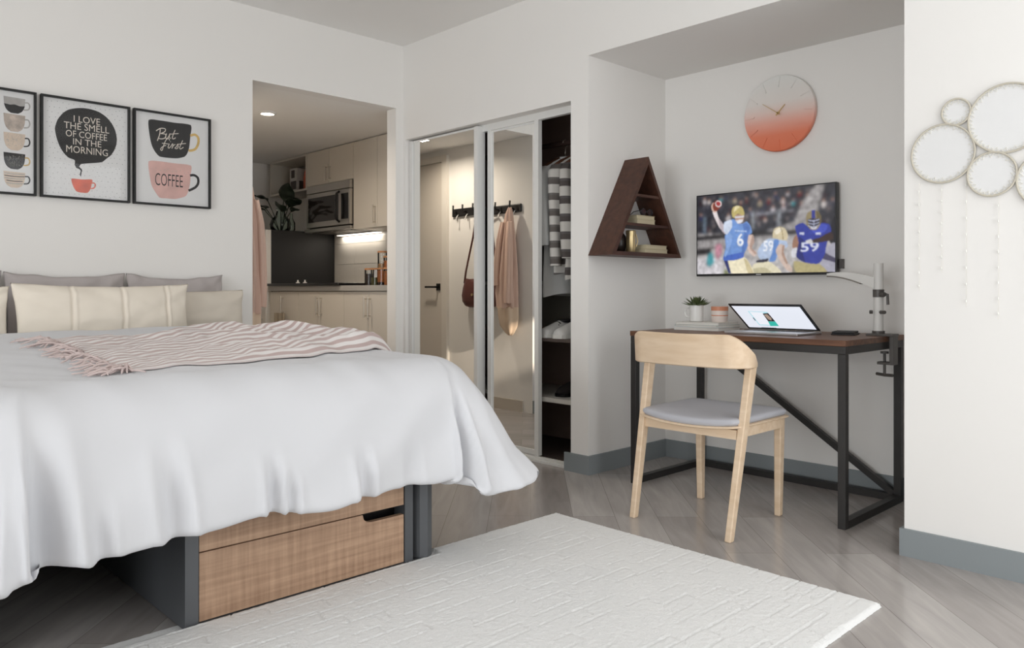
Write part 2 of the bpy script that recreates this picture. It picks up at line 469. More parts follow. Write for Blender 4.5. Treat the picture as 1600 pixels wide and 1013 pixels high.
ART_TV = {'tsh1': [(2.115,1.306),(2.092,1.313),(2.072,1.289),(2.082,1.242),(2.092,1.194),(2.108,1.147),(2.124,1.137),(2.116,1.207),(2.107,1.267)],'tsh1b': [(2.226,1.142),(2.168,1.152),(2.111,1.159),(2.111,1.132),(2.161,1.119),(2.226,1.119)],'tsh1c': [(2.202,1.272),(2.175,1.246),(2.188,1.192),(2.215,1.139),(2.221,1.145),(2.21,1.199),(2.215,1.248)],'a1s': [(2.257,1.346),(2.226,1.31),(2.198,1.266),(2.215,1.258),(2.248,1.292)],'p1s': [(2.108,1.128),(2.082,1.109),(2.052,1.047),(2.082,1.047),(2.098,1.087)],'h1s': [(2.161,1.403),(2.141,1.407),(2.132,1.399),(2.153,1.384),(2.167,1.373)],'ch1': [(2.161,1.279),(2.092,1.271),(2.092,1.265),(2.161,1.272)],'t3s': [(1.808,1.228),(1.779,1.204),(1.787,1.148),(1.773,1.096),(1.82,1.126),(1.808,1.194)],'t3h': [(1.738,1.255),(1.692,1.282),(1.66,1.272),(1.675,1.243),(1.721,1.236)],'h3s': [(1.718,1.35),(1.692,1.321),(1.695,1.283),(1.711,1.295)],'h2h': [(1.935,1.262),(1.911,1.277),(1.892,1.271),(1.909,1.251),(1.928,1.243)],'a2s': [(1.891,1.186),(1.88,1.184),(1.886,1.151),(1.865,1.099),(1.874,1.092),(1.898,1.145)],'p2s': [(2.054,1.071),(1.992,1.078),(1.954,1.049),(2.048,1.046)],'ab': [(2.062,1.241),(2.054,1.246),(2.048,1.209),(2.061,1.181),(2.036,1.155),(2.044,1.145),(2.074,1.181)],'f1': [(2.393,1.129),(2.236,1.134),(2.226,1.045),(2.393,1.048)],'f2': [(2.222,1.075),(2.192,1.054),(2.198,1.045),(2.228,1.045)],'f3': [(1.838,1.092),(1.808,1.097),(1.802,1.042),(1.847,1.042)],'rail': [(2.393,1.257),(2.056,1.264),(1.808,1.262),(1.622,1.268),(1.622,1.24),(1.808,1.239),(2.056,1.24),(2.393,1.232)],'wall': [(2.393,1.27),(2.175,1.261),(1.992,1.261),(1.832,1.303),(1.785,1.402),(1.721,1.474),(1.675,1.475),(1.715,1.34),(1.808,1.228),(1.992,1.202),(2.188,1.174),(2.393,1.176)],'post1': [(2.354,1.362),(2.336,1.36),(2.336,1.267),(2.354,1.268)],'post2': [(2.065,1.372),(2.048,1.37),(2.048,1.275),(2.065,1.276)],'post3': [(1.92,1.372),(1.903,1.371),(1.903,1.285),(1.92,1.286)],'railbar': [(2.056,1.359),(1.832,1.366),(1.832,1.354),(2.056,1.346)],'field': [(2.393,1.176),(2.188,1.186),(1.992,1.214),(1.808,1.239),(1.622,1.251),(1.622,1.042),(2.393,1.048)],'arm1': [(2.295,1.385),(2.274,1.393),(2.257,1.349),(2.226,1.313),(2.188,1.302),(2.181,1.265),(2.215,1.258),(2.25,1.293),(2.276,1.338)],'hand1': [(2.304,1.417),(2.292,1.435),(2.274,1.421),(2.267,1.389),(2.283,1.381),(2.299,1.395)],'ball': [(2.295,1.419),(2.283,1.44),(2.264,1.448),(2.244,1.439),(2.239,1.421),(2.25,1.404),(2.271,1.388),(2.288,1.394)],'ballw': [(2.278,1.435),(2.264,1.444),(2.244,1.436),(2.241,1.418),(2.257,1.408),(2.276,1.418)],'balli': [(2.274,1.435),(2.262,1.44),(2.248,1.434),(2.246,1.42),(2.258,1.413),(2.272,1.421)],'torso1': [(2.226,1.322),(2.188,1.335),(2.161,1.336),(2.121,1.31),(2.092,1.32),(2.069,1.294),(2.062,1.258),(2.092,1.242),(2.085,1.194),(2.108,1.147),(2.111,1.132),(2.161,1.119),(2.226,1.119),(2.229,1.139),(2.215,1.193),(2.221,1.249),(2.209,1.272)],'slv1': [(2.222,1.325),(2.181,1.335),(2.178,1.295),(2.209,1.257),(2.229,1.286)],'helm1': [(2.18,1.38),(2.171,1.401),(2.148,1.408),(2.121,1.4),(2.107,1.375),(2.108,1.351),(2.141,1.364),(2.158,1.357),(2.161,1.342),(2.176,1.352)],'face1': [(2.158,1.36),(2.108,1.355),(2.111,1.327),(2.134,1.31),(2.156,1.327)],'mask1': [(2.161,1.351),(2.108,1.352),(2.109,1.344),(2.16,1.342)],'mask1b': [(2.156,1.33),(2.111,1.334),(2.118,1.318),(2.144,1.311)],'arm1b': [(2.092,1.245),(2.056,1.249),(2.048,1.21),(2.062,1.181),(2.036,1.157),(2.049,1.133),(2.082,1.164),(2.092,1.206)],'pants1': [(2.202,1.12),(2.111,1.134),(2.082,1.111),(2.052,1.047),(2.175,1.048),(2.188,1.071)],'stripe1': [(2.226,1.118),(2.203,1.119),(2.183,1.049),(2.198,1.048)],'torso2': [(2.03,1.162),(1.998,1.208),(1.966,1.224),(1.929,1.222),(1.874,1.208),(1.865,1.179),(1.898,1.163),(1.929,1.118),(1.96,1.113),(2.017,1.121)],'torso2b': [(1.938,1.217),(1.911,1.21),(1.929,1.112),(1.966,1.107),(1.948,1.153)],'helm2': [(1.946,1.246),(1.938,1.272),(1.911,1.282),(1.88,1.272),(1.865,1.242),(1.868,1.214),(1.892,1.212),(1.929,1.222),(1.945,1.226)],'arm2': [(1.911,1.193),(1.88,1.185),(1.886,1.151),(1.865,1.099),(1.841,1.07),(1.844,1.05),(1.874,1.065),(1.911,1.117),(1.929,1.159)],'pants2': [(2.056,1.092),(1.998,1.108),(1.954,1.101),(1.898,1.048),(2.049,1.046)],'belt2': [(2.03,1.115),(1.97,1.122),(1.979,1.105),(2.036,1.103)],'torso3': [(1.826,1.28),(1.785,1.294),(1.75,1.264),(1.721,1.262),(1.692,1.288),(1.653,1.278),(1.642,1.241),(1.664,1.187),(1.675,1.133),(1.704,1.089),(1.773,1.096),(1.82,1.126),(1.808,1.194),(1.817,1.24)],'helm3': [(1.77,1.316),(1.761,1.343),(1.732,1.354),(1.704,1.342),(1.692,1.311),(1.695,1.283),(1.715,1.256),(1.744,1.258),(1.764,1.282)],'face3': [(1.761,1.31),(1.701,1.308),(1.707,1.278),(1.727,1.268),(1.75,1.275)],'hs3': [(1.741,1.353),(1.724,1.353),(1.721,1.313),(1.741,1.313)],'arm3': [(1.832,1.223),(1.808,1.239),(1.808,1.194),(1.817,1.16),(1.832,1.149),(1.841,1.184)],'glove3': [(1.838,1.167),(1.814,1.171),(1.817,1.126),(1.841,1.124),(1.847,1.144)],'arm3b': [(1.67,1.232),(1.642,1.241),(1.636,1.203),(1.732,1.19),(1.738,1.207),(1.698,1.217)],'pants3': [(1.832,1.104),(1.773,1.096),(1.704,1.089),(1.664,1.044),(1.814,1.042)],'glove3b': [(1.773,1.203),(1.744,1.211),(1.735,1.193),(1.755,1.189)],'dk4': [(1.642,1.291),(1.622,1.311),(1.622,1.175),(1.653,1.198)],'wh4': [(1.664,1.165),(1.622,1.186),(1.622,1.043),(1.698,1.056)],'wh4b': [(1.678,1.144),(1.622,1.114),(1.622,1.092),(1.684,1.111)],'sl': [(2.393,1.188),(2.306,1.188),(2.302,1.154),(2.393,1.151)],'t6': [(2.144,1.257),(2.108,1.195)],'t59': [(1.998,1.214),(1.942,1.159)],'t59b': [(1.796,1.196),(1.704,1.15)],'per1': [(2.278,1.202),(2.243,1.21),(2.236,1.164),(2.264,1.122),(2.278,1.153)],'per2': [(2.327,1.148),(2.299,1.166),(2.285,1.11),(2.316,1.086),(2.334,1.105)],'p1': [(2.188,1.277),(2.085,1.275)],'pat3': [(1.802,1.247),(1.779,1.246),(1.779,1.235),(1.802,1.236)],'pat3b': [(1.721,1.243),(1.695,1.241),(1.695,1.23),(1.721,1.232)]}
ART_LP = {'scr': [(1.937,0.206),(1.588,0.205),(1.593,0.015),(1.935,0.012)],'win': [(1.869,0.169),(1.773,0.165),(1.771,0.038),(1.869,0.039)],'wini': [(1.863,0.164),(1.796,0.16),(1.808,0.047),(1.863,0.046)],'pic': [(1.802,0.147),(1.773,0.158),(1.77,0.08),(1.807,0.078)],'pic2': [(1.802,0.127),(1.78,0.128),(1.78,0.084),(1.8,0.083)],'teal': [(1.807,0.078),(1.77,0.079),(1.77,0.038),(1.814,0.035)],'dk': [(1.871,0.11),(1.866,0.111),(1.867,0.082),(1.872,0.082)],'dock': [(1.867,0.016),(1.79,0.017),(1.793,0.008),(1.869,0.006)],'lid': [(1.948,0.22),(1.577,0.217),(1.582,-0.01),(1.957,-0.004)]}
ART_CR = [[(2.356,1.462),(2.331,1.432)],[(2.101,1.443),(2.085,1.418)],[(2.175,1.446),(2.148,1.423)],[(2.327,1.453),(2.306,1.433)],[(1.942,1.455),(1.92,1.433)],[(1.904,1.426),(1.877,1.398)],[(1.898,1.388),(1.874,1.366)],[(1.844,1.412),(1.826,1.385)],[(1.817,1.45),(1.79,1.425)],[(1.773,1.434),(1.75,1.407)],[(2.082,1.385),(2.062,1.356)],[(2.215,1.364),(2.185,1.332)],[(1.979,1.429),(1.957,1.401)],[(2.03,1.422),(2.004,1.396)],[(1.692,1.399),(1.67,1.364)],[(2.381,1.376),(2.359,1.343)],[(1.998,1.331),(1.976,1.315)],[(1.954,1.387),(1.932,1.365)],[(2.257,1.459),(2.236,1.439)],[(2.134,1.425),(2.121,1.406)],[(2.043,1.459),(2.027,1.442)],[(1.645,1.401),(1.628,1.367)],[(1.874,1.455),(1.856,1.439)],[(1.802,1.397),(1.782,1.379)]]
# ================================================================== the setting
# ---- floor: grey vinyl planks laid on the diagonal
def floor_mat():
    m = P('grey_plank_floor', (140, 132, 127), 0.3)
    nt = m.node_tree
    b = nt.nodes['Principled BSDF']
    tc = nt.nodes.new('ShaderNodeTexCoord')
    mp = nt.nodes.new('ShaderNodeMapping')
    mp.inputs['Rotation'].default_value = (0, 0, -PI / 4)
    nt.links.new(tc.outputs['Object'], mp.inputs[0])
    br = nt.nodes.new('ShaderNodeTexBrick')
    br.offset = 0.37
    br.inputs['Scale'].default_value = 1
    br.inputs['Brick Width'].default_value = 1.22
    br.inputs['Row Height'].default_value = 0.178
    br.inputs['Mortar Size'].default_value = 0.0012
    br.inputs['Mortar Smooth'].default_value = 0.6
    br.inputs['Bias'].default_value = 0
    br.inputs['Color1'].default_value = rgb(168, 161, 157)
    br.inputs['Color2'].default_value = rgb(190, 184, 180)
    br.inputs['Mortar'].default_value = rgb(128, 121, 117)
    nt.links.new(mp.outputs[0], br.inputs['Vector'])
    mp2 = nt.nodes.new('ShaderNodeMapping')
    mp2.inputs['Scale'].default_value = (1.1, 9, 1)
    nt.links.new(mp.outputs[0], mp2.inputs[0])
    n = nt.nodes.new('ShaderNodeTexNoise')
    n.inputs['Scale'].default_value = 2.2
    n.inputs['Detail'].default_value = 7
    n.inputs['Distortion'].default_value = 0.9
    nt.links.new(mp2.outputs[0], n.inputs['Vector'])
    r = nt.nodes.new('ShaderNodeValToRGB')
    r.color_ramp.elements[0].position = 0.3
    r.color_ramp.elements[1].position = 0.75
    r.color_ramp.elements[0].color = (0.82, 0.815, 0.81, 1)
    r.color_ramp.elements[1].color = (1.08, 1.07, 1.06, 1)
    nt.links.new(n.outputs['Fac'], r.inputs[0])
    mx = nt.nodes.new('ShaderNodeMix')
    mx.data_type = 'RGBA'
    mx.blend_type = 'MULTIPLY'
    mx.inputs['Factor'].default_value = 1
    nt.links.new(br.outputs['Color'], mx.inputs['A'])
    nt.links.new(r.outputs[0], mx.inputs['B'])
    nt.links.new(mx.outputs['Result'], b.inputs['Base Color'])
    bp = nt.nodes.new('ShaderNodeBump')
    bp.inputs['Strength'].default_value = 0.12
    bp.inputs['Distance'].default_value = 0.002
    nt.links.new(n.outputs['Fac'], bp.inputs['Height'])
    nt.links.new(bp.outputs[0], b.inputs['Normal'])
    b.inputs['Roughness'].default_value = 0.2
    return m

YA, XB, XR, XH = 4.262, 3.09, 2.975, 2.03      # headboard wall, closet wall, near right wall, hall wall
ZC, ZK = 2.592, 2.17                            # room ceiling, hall and kitchen ceiling
floor = struct('floor', MB().box(-4.3, 4.0, YW - 0.1, 7.3, -0.1, 0.0), floor_mat())
struct('ceiling', MB().box(-4.3, 4.0, YW - 0.1, YA + 0.1, ZC, ZC + 0.1), CEIL)
hc = MB().box(XH - 0.1, 4.0, YA + 0.1, 7.3, ZK, ZK + 0.1)
struct('ceiling_hall', hc, CEIL)
# headboard wall with the opening to the hall (its header and right stub are one wall)
w = MB()
w.box(-4.3, XH, YA, YA + 0.1, 0, ZC)
w.box(XH, XB, YA, YA + 0.1, ZK, ZC)
w.box(3.03, XB, YA, YA + 0.1, 0, ZK)
struct('wall_back', w, PAINT)
w = MB()
w.box(XB, XB + 0.12, 2.757, YA + 0.1, 1.965, ZC)          # above the closet
w.box(XB, 3.9, 2.64, 2.757, 0, ZC)                        # pier between closet and alcove
w.box(XB, 3.9, 1.046, 2.64, 2.18, ZC)                     # bulkhead over the alcove
w.box(XB, XB + 0.12, 4.238, YA + 0.1, 0, 1.965)           # closet jamb
struct('wall_closet', w, PAINT)
struct('wall_alcove', MB().box(3.775, 3.9, 1.046, 2.64, 0, 2.18), PAINT)
struct('wall_right', MB().box(XR, 3.9, YW, 1.046, 0, ZC), PAINT)
w = MB().box(-4.3, -4.2, YW, -0.88, 0, ZC).box(-4.3, -4.2, 2.08, YA, 0, ZC)
w.box(-4.3, -4.2, -0.88, 2.08, 0, 0.05).box(-4.3, -4.2, -0.88, 2.08, 2.10, ZC)
struct('wall_left', w, PAINT)
struct('wall_hall', MB().box(XH - 0.1, XH, YA + 0.1, 7.0, 0, ZK), PAINT)
w = MB().box(XH - 0.1, 3.9, 7.0, 7.1, 0, ZK)
struct('wall_hall_end', w, PAINT)
w = MB().box(3.74, 3.9, YA + 0.1, 7.0, 0, ZK)
struct('wall_kitchen', w, PAINT)
struct('wall_kitchen_side', MB().box(XB + 0.12, 3.74, YA, YA + 0.1, 0, ZK), PAINT)
# closet lining
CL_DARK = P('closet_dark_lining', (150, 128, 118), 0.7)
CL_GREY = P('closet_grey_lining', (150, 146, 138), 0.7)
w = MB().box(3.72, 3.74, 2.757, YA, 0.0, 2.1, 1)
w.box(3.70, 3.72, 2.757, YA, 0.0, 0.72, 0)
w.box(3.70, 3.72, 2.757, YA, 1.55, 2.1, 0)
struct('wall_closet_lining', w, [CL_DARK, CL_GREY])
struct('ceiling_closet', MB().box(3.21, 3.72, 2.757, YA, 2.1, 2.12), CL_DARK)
# window wall behind the camera
w = MB()
for (x0, x1) in ((-4.3, 1.05), (2.95, 3.9)):
    w.box(x0, x1, YW - 0.1, YW, 0, ZC)
for (x0, x1) in ((1.05, 2.95),):
    w.box(x0, x1, YW - 0.1, YW, 2.37, ZC)
    w.box(x0, x1, YW - 0.1, YW, 0, 0.30)
struct('wall_window', w, PAINT)
x0, x1 = 1.05, 2.95
w = MB()
for x in (x0, (x0 + x1) / 2 - .02, x1 - .04):
    w.box(x, x + 0.04, YW - 0.08, YW - 0.03, 0.34, 2.33)
w.box(x0, x1, YW - 0.08, YW - 0.03, 0.30, 0.34)
w.box(x0, x1, YW - 0.08, YW - 0.03, 2.33, 2.37)
win = struct('window_1', w, WHITE_METAL)
obj('window_pane', MB().box(x0 + .04, x1 - .04, YW - 0.058, YW - 0.052, 0.34, 2.33), clear('window_glass', refl=0.6), win)
# unseen wide window added to the left wall for the side fill light
w = MB()
for y in (-0.88, 0.08, 1.06, 2.04):
    w.box(-4.28, -4.23, y, y + 0.04, 0.09, 2.06)
w.box(-4.28, -4.23, -0.88, 2.08, 0.05, 0.09)
w.box(-4.28, -4.23, -0.88, 2.08, 2.06, 2.10)
win = struct('added_side_window', w, WHITE_METAL)
obj('window_pane', MB().box(-4.258, -4.252, -0.84, 2.04, 0.09, 2.06), MATS['window_glass'], win)
# unseen sun blocker added outside: lets only a narrow blade of low sun through
w = MB().box(-9, 3.10, -5.0, -4.0, -3, 9).box(3.10, 8, -5.0, -4.0, -3, 2.83)
struct('sun_blocker', w, P('sun_blocker_render', (190, 184, 176), .9))
# baseboards
b_ = MB()
b_.box(XB - 0.012, XB, 2.64 - 0.012, 2.80, 0, 0.098)
b_.box(XB, 3.775, 2.628, 2.64, 0, 0.098)
b_.box(3.763, 3.775, 1.058, 2.628, 0, 0.098)
struct('baseboard_alcove', b_, BASE)
b_ = MB()
b_.box(XR - 0.013, XR, YW, 1.059, 0, 0.098)
b_.box(XR, 3.763, 1.046, 1.059, 0, 0.098)
struct('baseboard_right', b_, BASE)
struct('baseboard_back', MB().box(-4.2, XH, YA - 0.012, YA, 0, 0.098), BASE)
struct('baseboard_hall', MB().box(XH, XH + 0.012, YA + 0.1, 5.16, 0, 0.09), P('baseboard_beige', (205, 196, 184), 0.6))

# hall door seen in the mirror
dm = P('door_paint', (220, 212, 202), 0.6)
d = MB().box(XH, XH + 0.02, 5.24, 6.10, 0.004, 2.06)
door = struct('door_1', d, dm)
d = MB()
d.box(XH, XH + 0.032, 5.17, 5.235, 0, 2.12)
d.box(XH, XH + 0.032, 6.105, 6.17, 0, 2.12)
d.box(XH, XH + 0.032, 5.235, 6.105, 2.065, 2.12)
obj('door_frame', d, P('door_trim_paint', (232, 226, 217), 0.5), door)
d = MB().box(XH + 0.02, XH + 0.028, 5.265, 5.315, 0.96, 1.02, bev=0.002)
d.tube([(XH + 0.02, 5.29, 0.99), (XH + 0.065, 5.29, 0.99)], 0.009, 10)
d.box(XH + 0.058, XH + 0.074, 5.28, 5.42, 0.982, 0.998, bev=0.003)
obj('door_handle', d, BLACK, door)

# closet door track and sill
t = MB()
t.box(XB + 0.02, XB + 0.11, 2.757, 4.238, 0.0, 0.012)
t.box(XB + 0.03, XB + 0.034, 2.757, 4.238, 0.012, 0.02)
t.box(XB + 0.07, XB + 0.074, 2.757, 4.238, 0.012, 0.02)
struct('trim_1', t, WHITE_METAL)
t = MB()
t.box(XB + 0.072, XB + 0.10, 2.757, 4.238, 1.925, 1.965)
t.box(XB, XB + 0.12, 2.757, 2.762, 0, 1.965)
struct('trim_2', t, WHITE_METAL)

def mirror_door(x, y0, y1, z1, label, deep=0.018):
    r = thing('mirror_sliding_door', label, 'door', (x, (y0 + y1) / 2, 0.02))
    f = MB()
    f.box(x - 0.012, x + deep, y0, y0 + 0.03, 0.02, z1)
    f.box(x - 0.012, x + 0.018, y1 - 0.03, y1, 0.02, z1)
    f.box(x - 0.006, x + 0.018, y0 + 0.03, y1 - 0.03, 0.02, 0.05)
    f.box(x - 0.002, x + 0.018, y0 + 0.03, y1 - 0.03, z1 - 0.012, z1)
    obj('door_frame', f, WHITE_METAL, r)
    obj('mirror_panel', MB().box(x, x + 0.006, y0 + 0.03, y1 - 0.03, 0.05, z1 - 0.012), MIRROR, r)
    return r
mirror_door(3.130, 3.545, 4.234, 1.955, 'left mirrored sliding closet door with white frame, next to the hall opening', 0.052)
mirror_door(3.176, 3.075, 3.503, 1.925, 'right mirrored sliding closet door with white frame, beside the open closet bay')

# ================================================================== pictures over the bed
FR = P('black_frame', (15, 14, 14), 0.55)
PAPER = P('print_paper', (236, 235, 234), 0.7)
INK = P('print_black', (30, 28, 28), 0.6)
PINK = P('print_pink', (226, 184, 176), 0.7, vary=0.12, vscale=14)
CORAL = P('print_coral', (226, 112, 88), 0.7, vary=0.2, vscale=20)
GOLD = P('print_gold', (214, 180, 110), 0.6, vary=0.15, vscale=40)
CREAM = P('print_cream', (222, 204, 186), 0.7, vary=0.08, vscale=30)
MARB = P('print_marble', (190, 176, 164), 0.7, vary=0.4, vscale=24)
GREYI = P('print_grey', (178, 174, 170), 0.7, vary=0.15, vscale=30)
INKW = P('print_offwhite', (226, 218, 206), 0.7)
GLASS = clear('picture_glass', refl=0.35)
def picture(x0, x1, label, art):
    z0, z1 = 1.407, 1.899
    r = thing('framed_print', label, 'picture', ((x0 + x1) / 2, YA, z0), 'coffee prints over the bed')
    f = MB()
    w_ = 0.0095
    f.box(x0, x1, YA - 0.028, YA - 0.001, z0, z0 + w_)
    f.box(x0, x1, YA - 0.028, YA - 0.001, z1 - w_, z1)
    f.box(x0, x0 + w_, YA - 0.028, YA - 0.001, z0 + w_, z1 - w_)
    f.box(x1 - w_, x1, YA - 0.028, YA - 0.001, z0 + w_, z1 - w_)
    obj('picture_frame', f, FR, r)
    art.rect(x0 + w_, x1 - w_, z0 + w_, z1 - w_, PAPER, 0)
    art.build('print', lambda u, v, l: (u, YA - 0.012 - l * 0.0004, v), r)
    obj('glass', MB().box(x0 + w_, x1 - w_, YA - 0.0195, YA - 0.0175, z0 + w_, z1 - w_), GLASS, r)

rnd = random.Random(4)
# speech-bubble print
a = Art()
a.blob(ART_P2['bubble'], INK, 1)
a.blob(ART_P2['cup'], CORAL, 1)
a.stroke(ART_P2['handle'], 0.006, CORAL, 1)
for i in range(17):
    for j in range(19):
        x = 0.985 + i * 0.0235 + (j % 2) * 0.011
        z = 1.43 + j * 0.0245
        if x < 1.343 and z < 1.885:
            a.disc(x + rnd.uniform(-.004, .004), z + rnd.uniform(-.004, .004), 0.0015, 0.0015, INK, 0.5, 6)
for s_, x0, x1, zc, h in (('I LOVE', 1.101, 1.220, 1.803, .032), ('THE SMELL', 1.058, 1.262, 1.767, .033), ('OF COFFEE', 1.066, 1.252, 1.728, .032), ('IN THE', 1.098, 1.226, 1.691, .030), ('MORNING', 1.068, 1.256, 1.652, .034)):
    a.text(s_, x0, x1, zc - h / 2, zc + h / 2, INKW, 2, bold=0.0)
picture(0.957, 1.359, 'black-framed print of a black speech bubble of lettering over a coral cup', a)
# but first coffee print
a = Art()
a.blob(ART_P3['cup1'], INK, 1)
a.stroke(ART_P3['h1'], 0.013, GOLD, 1)
a.blob(ART_P3['cup2'], PINK, 1)
a.stroke(ART_P3['h2'], 0.013, INK, 1.5)
for k, v in ART_SC.items():
    a.stroke(v, 0.0046 if k[0] in 'B' else 0.0038, INKW, 2)
for i in range(10):
    a.disc(1.47 + i * 0.021, 1.597 + 0.006 * math.sin(i * 2.1), 0.002, 0.002, GREYI, 2, 6)
a.text('COFFEE', 1.486, 1.630, 1.512, 1.577, INK, 2, bold=-0.006)
picture(1.377, 1.777, 'black-framed print of a stacked black and pink cup, nearest the hall opening', a)
# grid of cups print
a = Art()
rows = [(1.864, 1.789), (1.785, 1.703), (1.697, 1.615), (1.603, 1.527), (1.515, 1.440)]
for ci, cx in enumerate((0.604, 0.728, 0.851)):
    for ri, (zt, zb) in enumerate(rows):
        k = (ri + ci * 2) % 5 if ci < 2 else ri
        hw = 0.044
        h = zt - zb
        pts = [(cx - hw, zt), (cx + hw, zt - 0.002)] + [(cx + hw * math.cos(t) ** 0.7 * 0.98 if math.cos(t) > 0 else cx, zt - h * (0.25 + 0.75 * math.sin(t))) for t in [PI / 2 * q / 6 for q in range(6)]] + [(cx + hw * 0.35, zb), (cx - hw * 0.35, zb)] + [(cx - hw * math.cos(t) ** 0.7 * 0.98, zt - h * (0.25 + 0.75 * math.sin(t))) for t in [PI / 2 * q / 6 for q in range(5, -1, -1)]]
        a.poly(pts, (GREYI, MARB, CREAM, INK, CREAM)[k], 1)
        hd = [(cx + hw - 0.002, zt - h * .25), (cx + hw + .012, zt - h * .25), (cx + hw + .018, zt - h * .45), (cx + hw + .012, zt - h * .66), (cx + hw * .85, zt - h * .72)]
        a.stroke(hd, 0.006, (GREYI, GREYI, INK, GOLD, INK)[k], 0.8)
        if k == 0:
            pb = [p for p in pts if p[1] < zt - h * .45]
            a.poly([(cx - hw * .96, zt - h * .45), (cx - hw * .4, zt - h * .5), (cx, zt - h * .44), (cx + hw * .5, zt - h * .52), (cx + hw * .96, zt - h * .48)] + pb, INK, 1.5)
        if k == 2:
            for q in range(60):
                a.disc(cx + rnd.uniform(-.8, .8) * hw, zt - rnd.uniform(.05, .75) * h, .0016, .0016, GREYI, 2, 5)
        if k == 3:
            for q in range(70):
                a.disc(cx + rnd.uniform(-.75, .75) * hw, zt - rnd.uniform(.08, .85) * h, .001, .001, INKW, 2, 5)
        if k == 4:
            for q in range(5):
                zz = zt - h * (.12 + .15 * q)
                ww = hw * (0.92 if q < 3 else 0.75)
                a.stroke([(cx - ww, zz), (cx, zz - .002), (cx + ww, zz)], .0035, INK if q % 2 else GREYI, 2)
picture(0.539, 0.939, 'black-framed print of rows of small patterned cups, leftmost over the bed', a)

# ================================================================== bed
bed = thing('bed', 'queen bed on dark metal frame with mattress under a white duvet', 'bed', (1.09, 3.2, 0))
f = MB()
f.box(0.36, 1.73, 2.20, 2.25, 0.30, 0.36)
f.box(0.36, 1.73, 4.20, 4.245, 0.30, 0.36)
f.box(0.36, 0.41, 2.25, 4.20, 0.30, 0.36)
f.box(1.68, 1.73, 2.25, 4.20, 0.30, 0.36)
f.box(0.41, 1.68, 2.25, 4.20, 0.335, 0.36)
obj('bed_frame', f, DARK_METAL, bed)
obj('side_panel', MB().box(0.36, 0.385, 2.37, 4.16, 0.0, 0.30), DARK_METAL, bed)  # added unseen panel, keeps the side light from under the bed
for (x, y) in ((1.692, 2.225), (0.40, 2.40), (1.692, 4.2), (0.40, 4.2)):
    n = 8
    l = MB()
    l.lathe([(0.033, 0.012), (0.037, 0.018), (0.037, 0.30)], x, y, 8)
    l.lathe([(0.030, 0.0025), (0.030, 0.012)], x, y, 12)
    obj('leg', l, GUN, bed)
m_ = MB().box(0.34, 1.84, 2.19, 4.235, 0.36, 0.62, bev=0.05, seg=4)
obj('mattress', m_, P('mattress_ticking', (225, 224, 222), 0.9), bed, smooth=True)

# drawer chest under the bed
ch = thing('underbed_drawer_chest', 'grey metal chest with oak drawers pushed under the foot of the bed', 'drawer chest', (1.245, 2.6, 0))
c = MB()
x0, x1, yf = 0.852, 1.640, 2.205
c.box(x0, x0 + 0.038, yf, 3.20, 0.0025, 0.298)
c.box(x1 - 0.034, x1, yf, 3.20, 0.0025, 0.298)
c.box(x0 + 0.038, x1 - 0.034, yf, 3.20, 0.0025, 0.012)
c.box(x0 + 0.038, x1 - 0.034, yf + 0.03, 3.20, 0.28, 0.298)
c.box(x0 + 0.038, x1 - 0.034, 3.18, 3.20, 0.012, 0.28)
obj('chest_body', c, GUN, ch)
dx0, dx1 = x0 + 0.041, x1 - 0.037
zg = 0.2115
# lower drawer with the cut-out finger pull at its right corner
pts = [(dx0, 0.015), (dx1, 0.015), (dx1, 0.180), (1.470, 0.180), (1.452, 0.184), (1.441, 0.194), (1.437, zg - 0.002), (dx0, zg - 0.002)]
obj('drawer', MB().prism(pts, 'y', yf + 0.004, yf + 0.024), OAK, ch)
obj('drawer', MB().box(dx0, dx1, yf + 0.004, yf + 0.024, zg + 0.002, 0.296), OAK, ch)
obj('drawer_interior', MB().box(dx0, dx1, yf + 0.06, 3.15, 0.02, 0.27), BLACK, ch)

